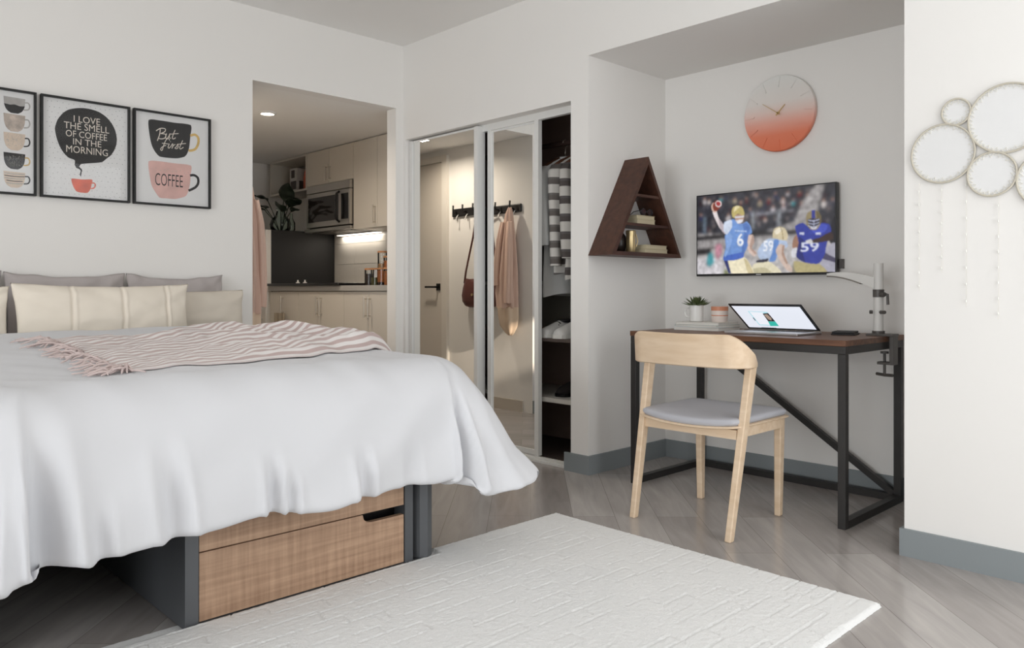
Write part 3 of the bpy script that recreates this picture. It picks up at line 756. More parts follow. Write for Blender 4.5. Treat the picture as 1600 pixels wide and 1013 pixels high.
# ---- duvet: draped over the mattress, longer than it on three sides
XI0, XI1, YI, RR = 0.45, 1.715, 2.275, 0.17
PULSE = [(0.47, .045, .08, .12), (0.58, .025, .025, .34), (0.765, .028, .036, .22), (1.045, .020, .034, .32), (1.095, .016, .024, .38), (1.345, .022, .032, .33), (1.54, .028, .014, .36), (1.845, .050, .080, .14), (2.05, .05, .018, .3), (2.85, .05, .03, .25), (3.3, .05, .03, .25), (3.8, .05, .03, .25), (0.2, .04, .03, .25), (-.2, .04, .03, .2), (-.9, .04, .03, .2)]
def duvet_point(fx, fy):
    ox = fx - XI1 if fx > XI1 else (fx - XI0 if fx < XI0 else 0.0)
    oy = min(0.0, fy - YI)
    d = math.hypot(ox, oy)
    bx = min(max(fx, XI0), XI1)
    by = max(fy, YI)
    z0 = 0.714 + 0.036 * smst(2.5, 3.6, by) + 0.012 * math.exp(-((bx - 1.1) / .5) ** 2)
    z0 += 0.012 * nz(fx * 2.2, fy * 2.2, 3) + 0.006 * nz(fx * 5, fy * 5, 8)
    z0 += 0.022 * smst(3.5, 3.72, by)
    # long soft drag wrinkles on top
    z0 += 0.006 * nz((fx + fy * .6) * 9, (fy - fx * .3) * 2.2, 5) * (1 - 0.5 * smst(2.9, 3.6, fy))
    if d < 1e-6:
        return Vector((bx, by, z0))
    ux, uy = ox / d, oy / d
    phi = math.atan2(abs(ox), -oy) if oy < 0 else PI / 2      # 0: foot side, pi/2: long side
    corner = math.sin(2 * phi) ** 2 if (oy < 0 and abs(ox) > 0) else 0.0
    side = 1 if ox >= 0 else -1
    t = bx + side * (phi * 0.75 if abs(ox) > 0 else 0) + (side * (by - YI) if abs(ox) > 0 else 0)
    L = max(abs(ox), -oy) * (1 + 0.22 * corner)
    tm = math.radians(80 - 26 * corner)
    if L < RR * tm:
        th = L / RR
        h, w_ = RR * math.sin(th), RR * (1 - math.cos(th))
    else:
        th = tm
        q = L - RR * tm
        h = RR * math.sin(tm) + q * math.cos(tm)
        w_ = RR * (1 - math.cos(tm)) + q * math.sin(tm)
    g = smst(0.06, 0.46, L)
    disp = g * (0.040 * nz(t * 1.5 + L * .8, L * 0.9, 2) + 0.022 * nz(t * 3.1 + L * 1.2, L * 1.2, 4))
    disp += smst(0.02, 0.2, L) * 0.010 * nz(t * 5 + L * 6, L * 2.2, 7)      # slanting drag wrinkles
    disp += 0.030 * math.sin(PI * min(1, L / 0.5))              # puffy belly
    for (t0, w0, dep, reach) in PULSE:
        e = (t - t0 - 0.10 * (L - 0.45)) / w0
        if abs(e) < 3:
            k = smst(reach, 0.47, L)
            disp -= dep * k * math.exp(-e * e)
            disp += 0.35 * dep * k * math.exp(-((abs(e) - 1.7) / .6) ** 2)
            w_ -= 0.22 * dep * k * math.exp(-e * e)
    w_ += g * (0.028 * nz(t * 2.2, 7.7) + 0.006 * nz(t * 6, 3.7))
    nx, ny, nz_ = ux * math.sin(th), uy * math.sin(th), math.cos(th)
    px = bx + ux * h + nx * disp + side * 0.07 * corner * smst(.25, .7, d)
    py = by + uy * h + ny * disp + 0.03 * corner * smst(.25, .7, d)
    return Vector((px, py, z0 - w_ + nz_ * disp))

OV = 0.50
NX, NY = 230, 190
xs = [XI0 - OV + (XI1 - XI0 + 2 * OV) * i / NX for i in range(NX + 1)]
ys = [YI - OV + (3.80 - YI + OV) * j / NY for j in range(NY + 1)]
rows_ = [[duvet_point(x, y) for x in xs] for y in ys]
# thick filled edge: roll the border under
def border(rowpts, inpts):
    res = []
    for s_ in range(1, 6):
        a_ = PI * s_ / 5
        r = 0.02
        row = []
        for p, q in zip(rowpts, inpts):
            o_ = (p - q).normalized()
            c_ = Vector((1.0, 2.9, 0.45))
            inward = (c_ - p)
            inward = (inward - o_ * inward.dot(o_)).normalized()
            row.append(p + o_ * r * math.sin(a_) + inward * r * (1 - math.cos(a_)) * 1.2)
        res.append(row)
    return res
front = border(rows_[0], rows_[2])[::-1]
back = border(rows_[-1], rows_[-3])
allr = front + rows_ + back
# the two long sides
Lc = [[r[0] for r in allr], [r[2] for r in allr]]
Rc = [[r[-1] for r in allr], [r[-3] for r in allr]]
bl = border(Lc[0], Lc[1])[::-1]
br_ = border(Rc[0], Rc[1])
allr = [[c_[i] for c_ in bl] + allr[i] + [c_[i] for c_ in br_] for i in range(len(allr))]
dm_ = MB()
dm_.grid(allr)
DUVET_BVH = BVHTree.FromBMesh(dm_.bm)
dv = obj('duvet', dm_, COTTON, None, smooth=True)
tag(dv, 'rumpled white duvet draped over the bed', 'duvet')
def on_bed(x, y, default=0.7):
    h = DUVET_BVH.ray_cast(Vector((x, y, 2.0)), Vector((0, 0, -1)))
    return h[0].z if h[0] is not None else default

# ---- pillows
def pillow(name, w_, h_, t_, cx, cy, zb, tilt, yaw, mat, label, cat, group, tucks=(), seed=0, sag=0.0, wr=1.0):
    NU, NV = 150, 48
    mb = MB()
    def pt(u, v, s_):
        # u, v in -1..1
        eu = 1 - abs(u) ** 2.6
        ev = 1 - abs(v) ** 2.6
        th = t_ / 2 * (max(eu, 0) ** 0.55) * (max(ev, 0) ** 0.55)
        x = u * w_ / 2 * (1 - 0.05 * (1 - v * v) * abs(u) ** 3)
        z = v * h_ / 2 * (1 - 0.06 * (1 - u * u) * abs(v) ** 3)
        wv = wr * (0.012 * nz(u * 2 + seed, v * 2, s_ * 3) + 0.006 * nz(u * 5 + seed, v * 4, s_ + 9)) * min(1, th / (t_ * .2))
        # drag wrinkles out of the corners
        cr = (abs(u) * abs(v)) ** 2
        wv += wr * 0.008 * cr * math.sin(14 * (abs(u) - abs(v)) + seed)
        for tk in tucks:
            e = (u - tk - 0.02 * v) / 0.017
            wv -= 0.008 * math.exp(-e * e) - 0.004 * math.exp(-((e - 2.2) / .8) ** 2)
        z -= sag * (1 - u * u) * (1 + v) / 2 * h_
        z += 0.006 * nz(u * 3 + seed, v, 4)
        y = s_ * th + (wv if s_ < 0 else -wv) * (-1 if s_ < 0 else 1) * 1.0
        return Vector((x, y, z))
    M_ = Matrix.Translation((cx, cy, zb)) @ Matrix.Rotation(yaw, 4, 'Z') @ Matrix.Rotation(tilt, 4, 'X') @ Matrix.Translation((0, 0, h_ / 2))
    for s_ in (-1, 1):
        mb.grid([[M_ @ pt(-1 + 2 * i / NU, -1 + 2 * j / NV, s_) for i in range(NU + 1)] for j in range(NV + 1)])
    bmesh.ops.remove_doubles(mb.bm, verts=mb.bm.verts, dist=0.0008)
    o = obj(name, mb, mat, None, smooth=True)
    return tag(o, label, cat, group)
PG = P('pillow_grey_linen', (186, 178, 176), 0.9, bump=0.15, bscale=700, spec=0.2, dist=0.0006)
PC = P('pillow_cream_cotton', (244, 234, 219), 0.9, bump=0.12, bscale=700, spec=0.2, dist=0.0006)
PT = P('pillow_oatmeal_cotton', (222, 212, 198), 0.9, bump=0.12, bscale=700, spec=0.2, dist=0.0006)
R_ = math.radians
G1, G2 = 'grey pillows against the wall', 'cream pillows in front of the grey ones'
pillow('pillow', .52, .43, .10, 0.53, 4.165, 0.622, R_(-6), 0, PG, 'grey linen pillow against the wall, leftmost and cut by the picture edge', 'pillow', G1, seed=1)
pillow('pillow', .525, .425, .10, 1.06, 4.165, 0.622, R_(-6), 0, PG, 'grey linen pillow standing behind the tucked cream pillow', 'pillow', G1, seed=2, sag=.02)
pillow('pillow', .50, .425, .10, 1.58, 4.165, 0.622, R_(-6), 0, PG, 'grey linen pillow at the hall end, behind the oatmeal pillow', 'pillow', G1, seed=3, sag=.03)
pillow('pillow', .76, .345, .10, 1.51, 4.02, 0.624, R_(-10), 0, PT, 'plain oatmeal pillow half hidden behind the tucked cream pillow', 'pillow', G2, seed=5, sag=.01, tucks=(-.05,))
pillow('pillow', .775, .375, .12, 1.165, 3.90, 0.622, R_(-11), R_(1.5), PC, 'cream pillow with stitched vertical tucks in the middle of the front row', 'pillow', G2, seed=7, tucks=(-.42, .14, .68), sag=.01)
pillow('pillow', .62, .36, .12, 0.46, 3.90, 0.622, R_(-11), R_(-2), PC, 'cream pillow at the left picture edge in the front row', 'pillow', G2, seed=9)

# ---- striped throw
def stripes_mat():
    m = P('throw_stripe', (214, 198, 194), 0.95, spec=0.1, sheen=0.2)
    nt = m.node_tree
    b = nt.nodes['Principled BSDF']
    uv = nt.nodes.new('ShaderNodeUVMap')
    sp = nt.nodes.new('ShaderNodeSeparateXYZ')
    nt.links.new(uv.outputs[0], sp.inputs[0])
    m1 = nt.nodes.new('ShaderNodeMath'); m1.operation = 'MULTIPLY'; m1.inputs[1].default_value = 25 * 2 * PI
    nt.links.new(sp.outputs['Y'], m1.inputs[0])
    m2 = nt.nodes.new('ShaderNodeMath'); m2.operation = 'SINE'
    nt.links.new(m1.outputs[0], m2.inputs[0])
    r = nt.nodes.new('ShaderNodeValToRGB')
    r.color_ramp.elements[0].position = 0.35
    r.color_ramp.elements[1].position = 0.6
    r.color_ramp.elements[0].color = rgb(204, 182, 178)
    r.color_ramp.elements[1].color = rgb(244, 238, 235)
    m3 = nt.nodes.new('ShaderNodeMath'); m3.operation = 'MULTIPLY_ADD'; m3.inputs[1].default_value = 0.5; m3.inputs[2].default_value = 0.5
    nt.links.new(m2.outputs[0], m3.inputs[0])
    nt.links.new(m3.outputs[0], r.inputs[0])
    nt.links.new(r.outputs[0], b.inputs['Base Color'])
    n = nt.nodes.new('ShaderNodeTexNoise'); n.inputs['Scale'].default_value = 500
    bp = nt.nodes.new('ShaderNodeBump'); bp.inputs['Strength'].default_value = 0.4; bp.inputs['Distance'].default_value = 0.001
    nt.links.new(n.outputs['Fac'], bp.inputs['Height'])
    nt.links.new(bp.outputs[0], b.inputs['Normal'])
    return m
def interp(tab, s_):
    for (a_, va), (b_2, vb) in zip(tab, tab[1:]):
        if s_ <= b_2:
            k = (s_ - a_) / (b_2 - a_)
            k = k * k * (3 - 2 * k)
            return va + (vb - va) * k
    return tab[-1][1]
LO = [(0, 2.38), (.25, 2.42), (.5, 2.47), (.75, 2.55), (1, 2.66)]
HI = [(0, 3.46), (.25, 3.48), (.5, 3.52), (.72, 3.40), (.88, 3.16), (1, 2.96)]
def throw_pt(s_, t_):
    lo, hi = interp(LO, s_), interp(HI, s_)
    y = lo + (hi - lo) * t_ + 0.012 * nz(s_ * 5, t_ * 3, 1)
    x = 0.77 + 1.14 * s_ + 0.05 * t_ * (1 - s_) + 0.015 * nz(t_ * 4, s_ * 2, 6)
    z = on_bed(x, y) + 0.002
    bunch = 0.30 + 0.9 * smst(.1, .7, s_)
    q = t_ * 4.0 + 1.1 * nz(s_ * 2.6, t_ * 1.5, 3) + s_ * 1.2
    fold = 0.017 * (1 + math.sin(2 * PI * q)) ** 1.4 * 0.6 * bunch
    fold += 0.009 * (1 + nz(s_ * 6, t_ * 5, 2)) * bunch
    fold += 0.016 * (0.7 + nz(s_ * 13 + t_ * 4, t_ * 9, 5)) * smst(.1, .5, s_) + 0.008 * nz(s_ * 22, t_ * 14, 8)
    fold += 0.016 * math.exp(-((s_ - .86) / .07) ** 2) - 0.008 * math.exp(-((s_ - .72) / .05) ** 2)
    fold = max(0.0, fold)
    edge = smst(0, .07, t_) * smst(0, .05, 1 - t_) * smst(0, .03, s_)
    y += 0.02 * math.sin(2 * PI * q) * edge * bunch
    return Vector((x, y, z + fold * (0.06 + 0.94 * edge)))
th = thing('throw_blanket', 'pink and white striped fringed throw spread across the duvet', 'blanket', (1.35, 3.0, 0.74))
NS, NT = 130, 110
tb = MB()
uvl = tb.bm.loops.layers.uv.new('UVMap')
R = tb.grid([[throw_pt(i / NS, j / NT) for i in range(NS + 1)] for j in range(NT + 1)])
idx = {}
arc = [0.0] * (NS + 1)
for j, row in enumerate(R):
    for i, v in enumerate(row):
        if j: arc[i] += (v.co - R[j - 1][i].co).length
        idx[v] = (i / NS, arc[i])
for f in tb.bm.faces:
    for l in f.loops:
        l[uvl].uv = idx[l.vert]
THROW = stripes_mat()
cloth = obj('blanket_cloth', tb, THROW, th, smooth=True)
sol = cloth.modifiers.new('thickness', 'SOLIDIFY')
sol.thickness = 0.006
sol.offset = 1.0
rnd = random.Random(11)
FRG = P('throw_fringe', (222, 204, 200), 0.95, spec=0.1)
for k in range(96):
    right = k >= 86
    t_ = rnd.random() if not right else rnd.random()
    if not right and rnd.random() < 0.28:
        t_ = rnd.uniform(0, .12)
    p = throw_pt(1.0 if right else 0.0, t_)
    ang = (rnd.uniform(-.7, .7) if right else PI + rnd.uniform(-.9, .9)) + (0.7 * (1 if t_ < .1 else 0) if not right else 0)
    L = rnd.uniform(.07, .15)
    bend = rnd.uniform(-1.2, 1.2)
    pts = []
    x, y = p.x, p.y
    for s_ in range(6):
        q = s_ / 5
        zz = on_bed(x, y, p.z - .03 * s_) + 0.005 + 0.02 * math.sin(PI * min(1, q * 1.1)) * rnd.random()
        if s_ == 0: zz = p.z
        pts.append((x, y, zz))
        x += math.cos(ang) * L / 5
        y += math.sin(ang) * L / 5
        ang += bend / 5
    fr = MB().tube(pts, [.0036, .0034, .0033, .0032, .003, .002], 6)
    obj('tassel', fr, FRG, th, smooth=True)
# ================================================================== rug
def rug_mat():
    m = P('cream_rug_pile', (237, 236, 234), 0.95, spec=0.1, sheen=0.2)
    nt = m.node_tree
    b = nt.nodes['Principled BSDF']
    tc = nt.nodes.new('ShaderNodeTexCoord')
    n = nt.nodes.new('ShaderNodeTexNoise'); n.inputs['Scale'].default_value = 160; n.inputs['Detail'].default_value = 3
    nt.links.new(tc.outputs['Object'], n.inputs['Vector'])
    bp = nt.nodes.new('ShaderNodeBump'); bp.inputs['Strength'].default_value = 0.5; bp.inputs['Distance'].default_value = 0.004
    nt.links.new(n.outputs['Fac'], bp.inputs['Height'])
    nt.links.new(bp.outputs[0], b.inputs['Normal'])
    return m
RX0, RX1, RY0, RY1 = 0.30, 2.435, 0.92, 2.262
rb = MB()
NXr, NYr = 420, 264
rg = random.Random(5)
cuts = []
# carved pattern: short raised and sunk strokes along and across, set in stepped rows
gx, gy = 0.165, 0.066
for i in range(int((RX1 - RX0) / gx) + 2):
    for j in range(int((RY1 - RY0) / gy) + 2):
        if rg.random() < .12: continue
        cuts.append((RX0 + i * gx + (j % 3) * gx / 3 + rg.uniform(-.04, .04), RY0 + j * gy + rg.uniform(-.016, .016), rg.uniform(.03, .10), (i + j) % 2))
hm = [[0.0] * (NXr + 1) for _ in range(NYr + 1)]
sx, sy = (RX1 - RX0) / NXr, (RY1 - RY0) / NYr
for (cx, cy, ln, kd) in cuts:
    seg = [(cx - ln, cy, cx + ln, cy, 1.0)]
    if kd: seg.append((cx + ln, cy, cx + ln * .85, cy - gy * .8, 0.9))
    for (ax, ay, bx, by, s_) in seg:
        st = int(max(abs(bx - ax) / sx, abs(by - ay) / sy)) * 1 + 1
        for q in range(st + 1):
            x = ax + (bx - ax) * q / st; y = ay + (by - ay) * q / st
            ii, jj = int(round((x - RX0) / sx)), int(round((y - RY0) / sy))
            if 1 <= ii < NXr and 1 <= jj < NYr:
                hm[jj][ii] = -0.0032 * s_
                if jj + 1 < NYr and hm[jj + 1][ii] == 0: hm[jj + 1][ii] = 0.0010
def rz(i, j):
    if RY0 + j * sy > 2.196 and RX0 + i * sx < 1.762: return 0.0016      # pressed flat under the bed and chest
    e = min(i * sx, (NXr - i) * sx, j * sy, (NYr - j) * sy)
    return 0.004 + 0.011 * min(1, (e / .012)) ** .5 + hm[j][i] + 0.0012 * nz(i * .35, j * .35)
P_ = [[Vector((RX0 + i * sx + (0.003 * nz(j * .3, 5) if i in (0, NXr) else 0), RY0 + j * sy + (0.003 * nz(i * .3, 9) if j in (0, NYr) else 0), rz(i, j) if 0 < i < NXr and 0 < j < NYr else 0.001)) for i in range(NXr + 1)] for j in range(NYr + 1)]
rb.grid(P_)
rug = obj('rug', rb, rug_mat(), None, smooth=True)
tag(rug, 'cream area rug with carved line pattern at the foot of the bed', 'rug')

# ================================================================== desk
desk = thing('desk', 'walnut-topped writing desk on black tube frame in the alcove', 'desk', (3.42, 1.85, 0))
DX0, DX1, DY0, DY1, DZ = 3.108, 3.735, 1.314, 2.385, 0.757
obj('desktop', MB().box(DX0, DX1, DY0, DY1, DZ - 0.024, DZ, bev=0.002), DESKTOP, desk)
s = 0.032
zt = DZ - 0.024
for (x, y) in ((DX0 + .003, DY0 + .002), (DX0 + .003, DY1 - s - .002), (DX1 - s - .003, DY0 + .002), (DX1 - s - .003, DY1 - s - .002)):
    obj('leg', MB().box(x, x + s, y, y + s, 0, zt - s, bev=0.002), DARK_METAL, desk)
f = MB()
f.box(DX0 + .003, DX0 + .003 + s, DY0 + .002, DY1 - .002, zt - s, zt, bev=0.002)
f.box(DX1 - .003 - s, DX1 - .003, DY0 + .002, DY1 - .002, zt - s, zt, bev=0.002)
f.box(DX0 + .003 + s, DX1 - .003 - s, DY0 + .002, DY0 + .002 + s, zt - s, zt)
f.box(DX0 + .003 + s, DX1 - .003 - s, DY1 - .002 - s, DY1 - .002, zt - s, zt)
obj('top_frame', f, DARK_METAL, desk)
for y in (DY0 + .002, DY1 - s - .002):
    obj('floor_rail', MB().box(DX0 + .003 + s, DX1 - .003 - s, y, y + s, 0.0, s), DARK_METAL, desk)
obj('floor_rail', MB().box(DX1 - s - .003, DX1 - .003, DY0 + .002 + s, DY1 - .002 - s, 0.0, s), DARK_METAL, desk)
ya, za, yb, zb = DY1 - s - .004, zt - s - .002, DY0 + .006 + s, s + .002
dx, dz = yb - ya, zb - za
l_ = math.hypot(dx, dz)
px, pz = -dz / l_ * .014, dx / l_ * .014
xa, xb = DX1 - s - .001, DX1 - .006
obj('diagonal_brace', MB().hexa([(xa, ya + px, za + pz), (xb, ya + px, za + pz), (xb, ya - px, za - pz), (xa, ya - px, za - pz)], [(xa, yb + px, zb + pz), (xb, yb + px, zb + pz), (xb, yb - px, zb - pz), (xa, yb - px, zb - pz)]), DARK_METAL, desk)

# ================================================================== chair
chair = thing('desk_chair', 'pale ash chair with wrapped backrest and grey seat pad, facing the desk', 'chair', (2.89, 1.79, 0))
def leg(name, p0, p1, a0, a1, b0, b1):
    # a along x, b along y at bottom / top
    def lp(p, a_, b_2): return [(p[0] - a_ / 2, p[1] - b_2 / 2, p[2]), (p[0] + a_ / 2, p[1] - b_2 / 2, p[2]), (p[0] + a_ / 2, p[1] + b_2 / 2, p[2]), (p[0] - a_ / 2, p[1] + b_2 / 2, p[2])]
    obj(name, MB().hexa(lp(p0, a0, b0), lp(p1, a1, b1), bev=0.004), WOODL, chair)
leg('rear_leg', (2.650, 2.013, 0), (2.775, 2.018, 0.672), .030, .046, .026, .030)
leg('rear_leg', (2.650, 1.563, 0), (2.790, 1.548, 0.672), .030, .046, .026, .030)
leg('front_leg', (3.118, 1.985, 0), (3.090, 1.970, 0.425), .028, .040, .026, .032)
leg('front_leg', (3.116, 1.603, 0), (3.090, 1.585, 0.425), .028, .040, .026, .032)
# seat shell outline: rounded, bowed at the back
def outline(x0, x1, y0, y1, r, bow, n=7):
    cxs = [(x1 - r, y1 - r, 0), (x0 + r, y1 - r, 90), (x0 + r, y0 + r, 180), (x1 - r, y0 + r, 270)]
    pts = []
    for (cx, cy, a0) in cxs:
        for k in range(n + 1):
            a_ = math.radians(a0 + 90 * k / n)
            pts.append((cx + r * math.cos(a_), cy + r * math.sin(a_)))
        if a0 == 90:
            for k in range(1, 8):
                pts.append((x0, y1 - r - (y1 - y0 - 2 * r) * k / 8))
    ym = (y0 + y1) / 2
    return [(x - bow * (1 - ((y - ym) / ((y1 - y0) / 2)) ** 2) * max(0, min(1, (2.80 - x) / .10)), y) for x, y in pts]
def sag(x, y, d):
    return -d * (1 - ((y - 1.79) / .24) ** 2) * max(0.0, min(1.0, (2.95 - x) / .22))
def slab(pts, z0, z1, crown, edge, d, m):
    cx = sum(p[0] for p in pts) / len(pts); cy = sum(p[1] for p in pts) / len(pts)
    rings = []
    for (k, z) in ((.0, z0), (.6, z0), (.97, z0), (1, z0 + edge), (1, z1 - edge), (.985, z1 - edge * .4), (.95, z1), (.8, z1 + crown * .5), (.5, z1 + crown), (.0, z1 + crown)):
        rings.append([(cx + (x - cx) * max(k, .001), cy + (y - cy) * max(k, .001), z + sag(cx + (x - cx) * k, cy + (y - cy) * k, d)) for x, y in pts])
    return MB().loft(rings)
po = outline(2.700, 3.125, 1.548, 2.032, .035, .025)
obj('seat_shell', slab(po, .424, .434, 0, .003, .016, 0), WOODL, chair, smooth=True, autos=35)
po = outline(2.706, 3.118, 1.556, 2.024, .035, .025)
SEATF = P('grey_wool_seat', (188, 188, 194), 0.95, bump=0.3, bscale=500, dist=0.0008)
obj('seat_pad', slab(po, .4345, .462, .006, .010, .016, 0), SEATF, chair, smooth=True, autos=60)
f = MB()
f.hexa([(2.715, 1.57, .378), (2.735, 1.57, .378), (2.735, 1.57, .415), (2.715, 1.57, .415)], [(2.715, 2.01, .378), (2.735, 2.01, .378), (2.735, 2.01, .415), (2.715, 2.01, .415)])
obj('rear_rail', f, WOODL, chair)
for y in (1.560, 2.000):
    obj('side_rail', MB().box(2.745, 3.075, y, y + .02, .385, .4235), WOODL, chair)
obj('front_rail', MB().box(3.08, 3.10, 1.60, 1.965, .385, .4235), WOODL, chair)
# bent backrest
def back_path(t):
    # t -1..1 from the left arm tip round the back to the right arm tip
    a_ = abs(t); sg = 1 if t < 0 else -1
    hw, r = 0.262, 0.085
    Ls = hw - r; La = r * PI / 2; Lf = 0.088
    tot = Ls + La + Lf
    q = a_ * tot
    if q < Ls: return (2.672 - .014 * (1 - (q / Ls) ** 2), sg * q, (0.0, 1.0), q / tot, q)
    if q < Ls + La:
        an = (q - Ls) / r
        return (2.672 + r * (1 - math.cos(an)), sg * (Ls + r * math.sin(an)), (0, 0), q / tot, q)
    return (2.672 + r + (q - Ls - La), sg * (hw - 0.03 * ((q - Ls - La) / Lf)), (0, 0), q / tot, q)
rings = []
N_ = 72
for i in range(N_ + 1):
    t = -1 + 2 * i / N_
    x, y, _, k, q = back_path(t)
    x2, y2 = back_path(min(1, t + .01))[:2]; x1_, y1_ = back_path(max(-1, t - .01))[:2]
    tx, ty = x2 - x1_, y2 - y1_
    l_ = math.hypot(tx, ty)
    nx, ny = -ty / l_, tx / l_           # points outward (to the back)
    if nx * (x - 2.80) + ny * y < 0: nx, ny = -nx, -ny
    fall = smst(.50, .98, k)
    ztop = 0.789 - 0.118 * fall - .004 * (1 - k)
    zbot = 0.655 - 0.004 * smst(.8, 1, k)
    th_ = .009 + .003 * smst(.6, .85, k) - .006 * smst(.9, 1, k)
    lean = .012 * (1 - k)
    y += 1.79
    ring = []
    for (o_, z, ln) in ((-1, zbot + .004, 0), (-.4, zbot, 0), (.4, zbot, 0), (1, zbot + .004, 0), (1, (zbot + ztop) / 2, .5), (1, ztop - .005, 1), (.4, ztop, 1), (-.4, ztop, 1), (-1, ztop - .005, 1), (-1, (zbot + ztop) / 2, .5)):
        ring.append((x + nx * (o_ * th_ + lean * ln), y + ny * (o_ * th_ + lean * ln), z))
    rings.append(ring)
obj('backrest', MB().loft(rings), WOODL, chair, smooth=True, autos=40)

# ================================================================== things on the desk
MAGS = [P('magazine_white', (226, 226, 226), 0.5), P('magazine_sage', (196, 206, 204), 0.5), P('magazine_ivory', (230, 226, 218), 0.5)]
PAGES = P('paper_pages', (232, 229, 222), 0.8)
zz = DZ
for k, (lab, yaw, w_, d_, h_) in enumerate((('white magazine lying on the desk, bottom of the stack under the mug', 0.02, .255, .215, .016), ('sage green magazine in the middle of the stack under the mug', -.06, .25, .205, .012), ('ivory magazine on top of the stack, under the mug', .05, .24, .205, .013))):
    r = thing('magazine', lab, 'magazine', (3.49, 2.185, zz), 'magazines stacked on the desk')
    M_ = Matrix.Translation((3.49, 2.185, zz)) @ Matrix.Rotation(yaw, 4, 'Z')
    c = MB()
    c.box(-d_ / 2, d_ / 2, -w_ / 2, w_ / 2, 0, .0015)
    c.box(-d_ / 2, d_ / 2, -w_ / 2, w_ / 2, h_ - .0015, h_)
    c.box(-d_ / 2, d_ / 2, w_ / 2 - .002, w_ / 2, .0015, h_ - .0015)
    bmesh.ops.transform(c.bm, matrix=M_, verts=c.bm.verts)
    obj('cover', c, MAGS[k], r)
    c = MB().box(-d_ / 2 + .002, d_ / 2 - .002, -w_ / 2 + .002, w_ / 2 - .002, .0016, h_ - .0016)
    bmesh.ops.transform(c.bm, matrix=M_, verts=c.bm.verts)
    obj('pages', c, PAGES, r)
    zz += h_
# mug with succulent
CER = P('white_ceramic', (236, 234, 230), 0.25)
mx_, my_ = 3.475, 2.238
mug = thing('mug', 'white ceramic mug used as a plant pot on the magazine stack', 'mug', (mx_, my_, zz))
obj('mug_body', MB().lathe([(.030, zz), (.034, zz + .003), (.036, zz + .083), (.0335, zz + .084), (.033, zz + .07), (.0005, zz + .068)], mx_, my_, 36), CER, mug, smooth=True, autos=50)
h = MB()
h.tube([(mx_ - .01, my_ + .034, zz + .068), (mx_ - .015, my_ + .054, zz + .066), (mx_ - .017, my_ + .060, zz + .045), (mx_ - .014, my_ + .052, zz + .024), (mx_ - .008, my_ + .033, zz + .020)], .0052, 10)
obj('handle', h, CER, mug, smooth=True)
plant = thing('succulent', 'small green succulent rosette growing out of the white mug', 'plant', (mx_, my_, zz + .069))
obj('soil', MB().cyl((mx_, my_, zz + .0695), (mx_, my_, zz + .077), .0325), P('potting_soil', (58, 44, 34), 0.95), plant)
SUC = P('succulent_green', (86, 98, 58), 0.5, vary=0.25, vscale=60)
rnd = random.Random(3)
for ring_, (n, el, L) in enumerate(((11, 8, .074), (9, 28, .062), (7, 52, .050), (4, 75, .040))):
    for k in range(n):
        az = 2 * PI * (k + .5 * ring_) / n + rnd.uniform(-.1, .1)
        e = math.radians(el + rnd.uniform(-5, 5))
        rings = []
        for q in range(7):
            u = q / 6
            wd = .011 * math.sin(PI * min(1, .22 + u * .78)) * (1 if u < .99 else .1) + .0006
            r = L * u
            zc = r * math.sin(e) + .010 * u * u
            rr_ = r * math.cos(e) + .004
            c_, s2 = math.cos(az), math.sin(az)
            rings.append([(mx_ + c_ * rr_ - s2 * wd * a_, my_ + s2 * rr_ + c_ * wd * a_, zz + .080 + zc + b_2 * wd * .35) for a_, b_2 in ((1, 0.2), (.5, 1), (-.5, 1), (-1, .2), (-.5, -.6), (.5, -.6))])
        obj('leaf', MB().loft(rings), SUC, plant, smooth=True)
# banded cup
STR = P('terracotta_glaze', (214, 142, 108), 0.4)
BLUSH = P('blush_glaze', (236, 222, 214), 0.4)
cx, cy = 3.50, 2.118
cup = thing('cup', 'white cup with terracotta bands on the magazine stack, next to the laptop', 'cup', (cx, cy, zz))
prof = [(.036, 0), (.039, .004), (.041, .026), (.0415, .031), (.0415, .036), (.042, .058), (.0425, .0581), (.0428, .078), (.040, .079), (.038, .02), (.0005, .015)]
c = MB()
def band(z0, z1, m): pass
rings = [[(cx + r * math.cos(2 * PI * k / 36), cy + r * math.sin(2 * PI * k / 36), zz + z) for k in range(36)] for r, z in prof]
c.loft(rings, 0)
for f_ in c.bm.faces:
    z = sum(v.co.z for v in f_.verts) / len(f_.verts) - zz
    rad = sum(math.hypot(v.co.x - cx, v.co.y - cy) for v in f_.verts) / len(f_.verts)
    if len(f_.verts) == 4 and (z > .0585 or .031 < z < .0358): f_.material_index = 1
obj('cup_body', c, [BLUSH, STR], cup, smooth=True, autos=50)
# laptop
ALU = P('laptop_aluminium', (190, 188, 190), 0.35, 0.7)
LB = P('laptop_black', (18, 18, 20), 0.3)
lap = thing('laptop', 'silver laptop with half-lowered lit screen on the desk', 'laptop', (3.37, 1.76, DZ))
LY0, LY1 = 1.585, 1.945
obj('base', MB().box(3.252, 3.492, LY0, LY1, DZ, DZ + .011, bev=.003), ALU, lap)
k = MB()
for i in range(5):
    for j in range(13):
        k.box(3.385 + i * .0175, 3.400 + i * .0175, LY0 + .03 + j * .0235, LY0 + .03 + j * .0235 + .020, DZ + .0112, DZ + .0125)
obj('keyboard', k, LB, lap)
obj('trackpad', MB().box(3.275, 3.365, 1.70, 1.83, DZ + .0111, DZ + .0115), P('trackpad_grey', (172, 171, 174), 0.3, .5), lap)
hx, hz, ux, uz = 3.478, DZ + .014, -.19 / .2247, .12 / .2247
def lidp(v, s_, n_):
    # v along Y, s_ up the lid, n_ out of the screen
    return (hx + ux * s_ - uz * n_, v, hz + uz * s_ + ux * n_)
l = MB()
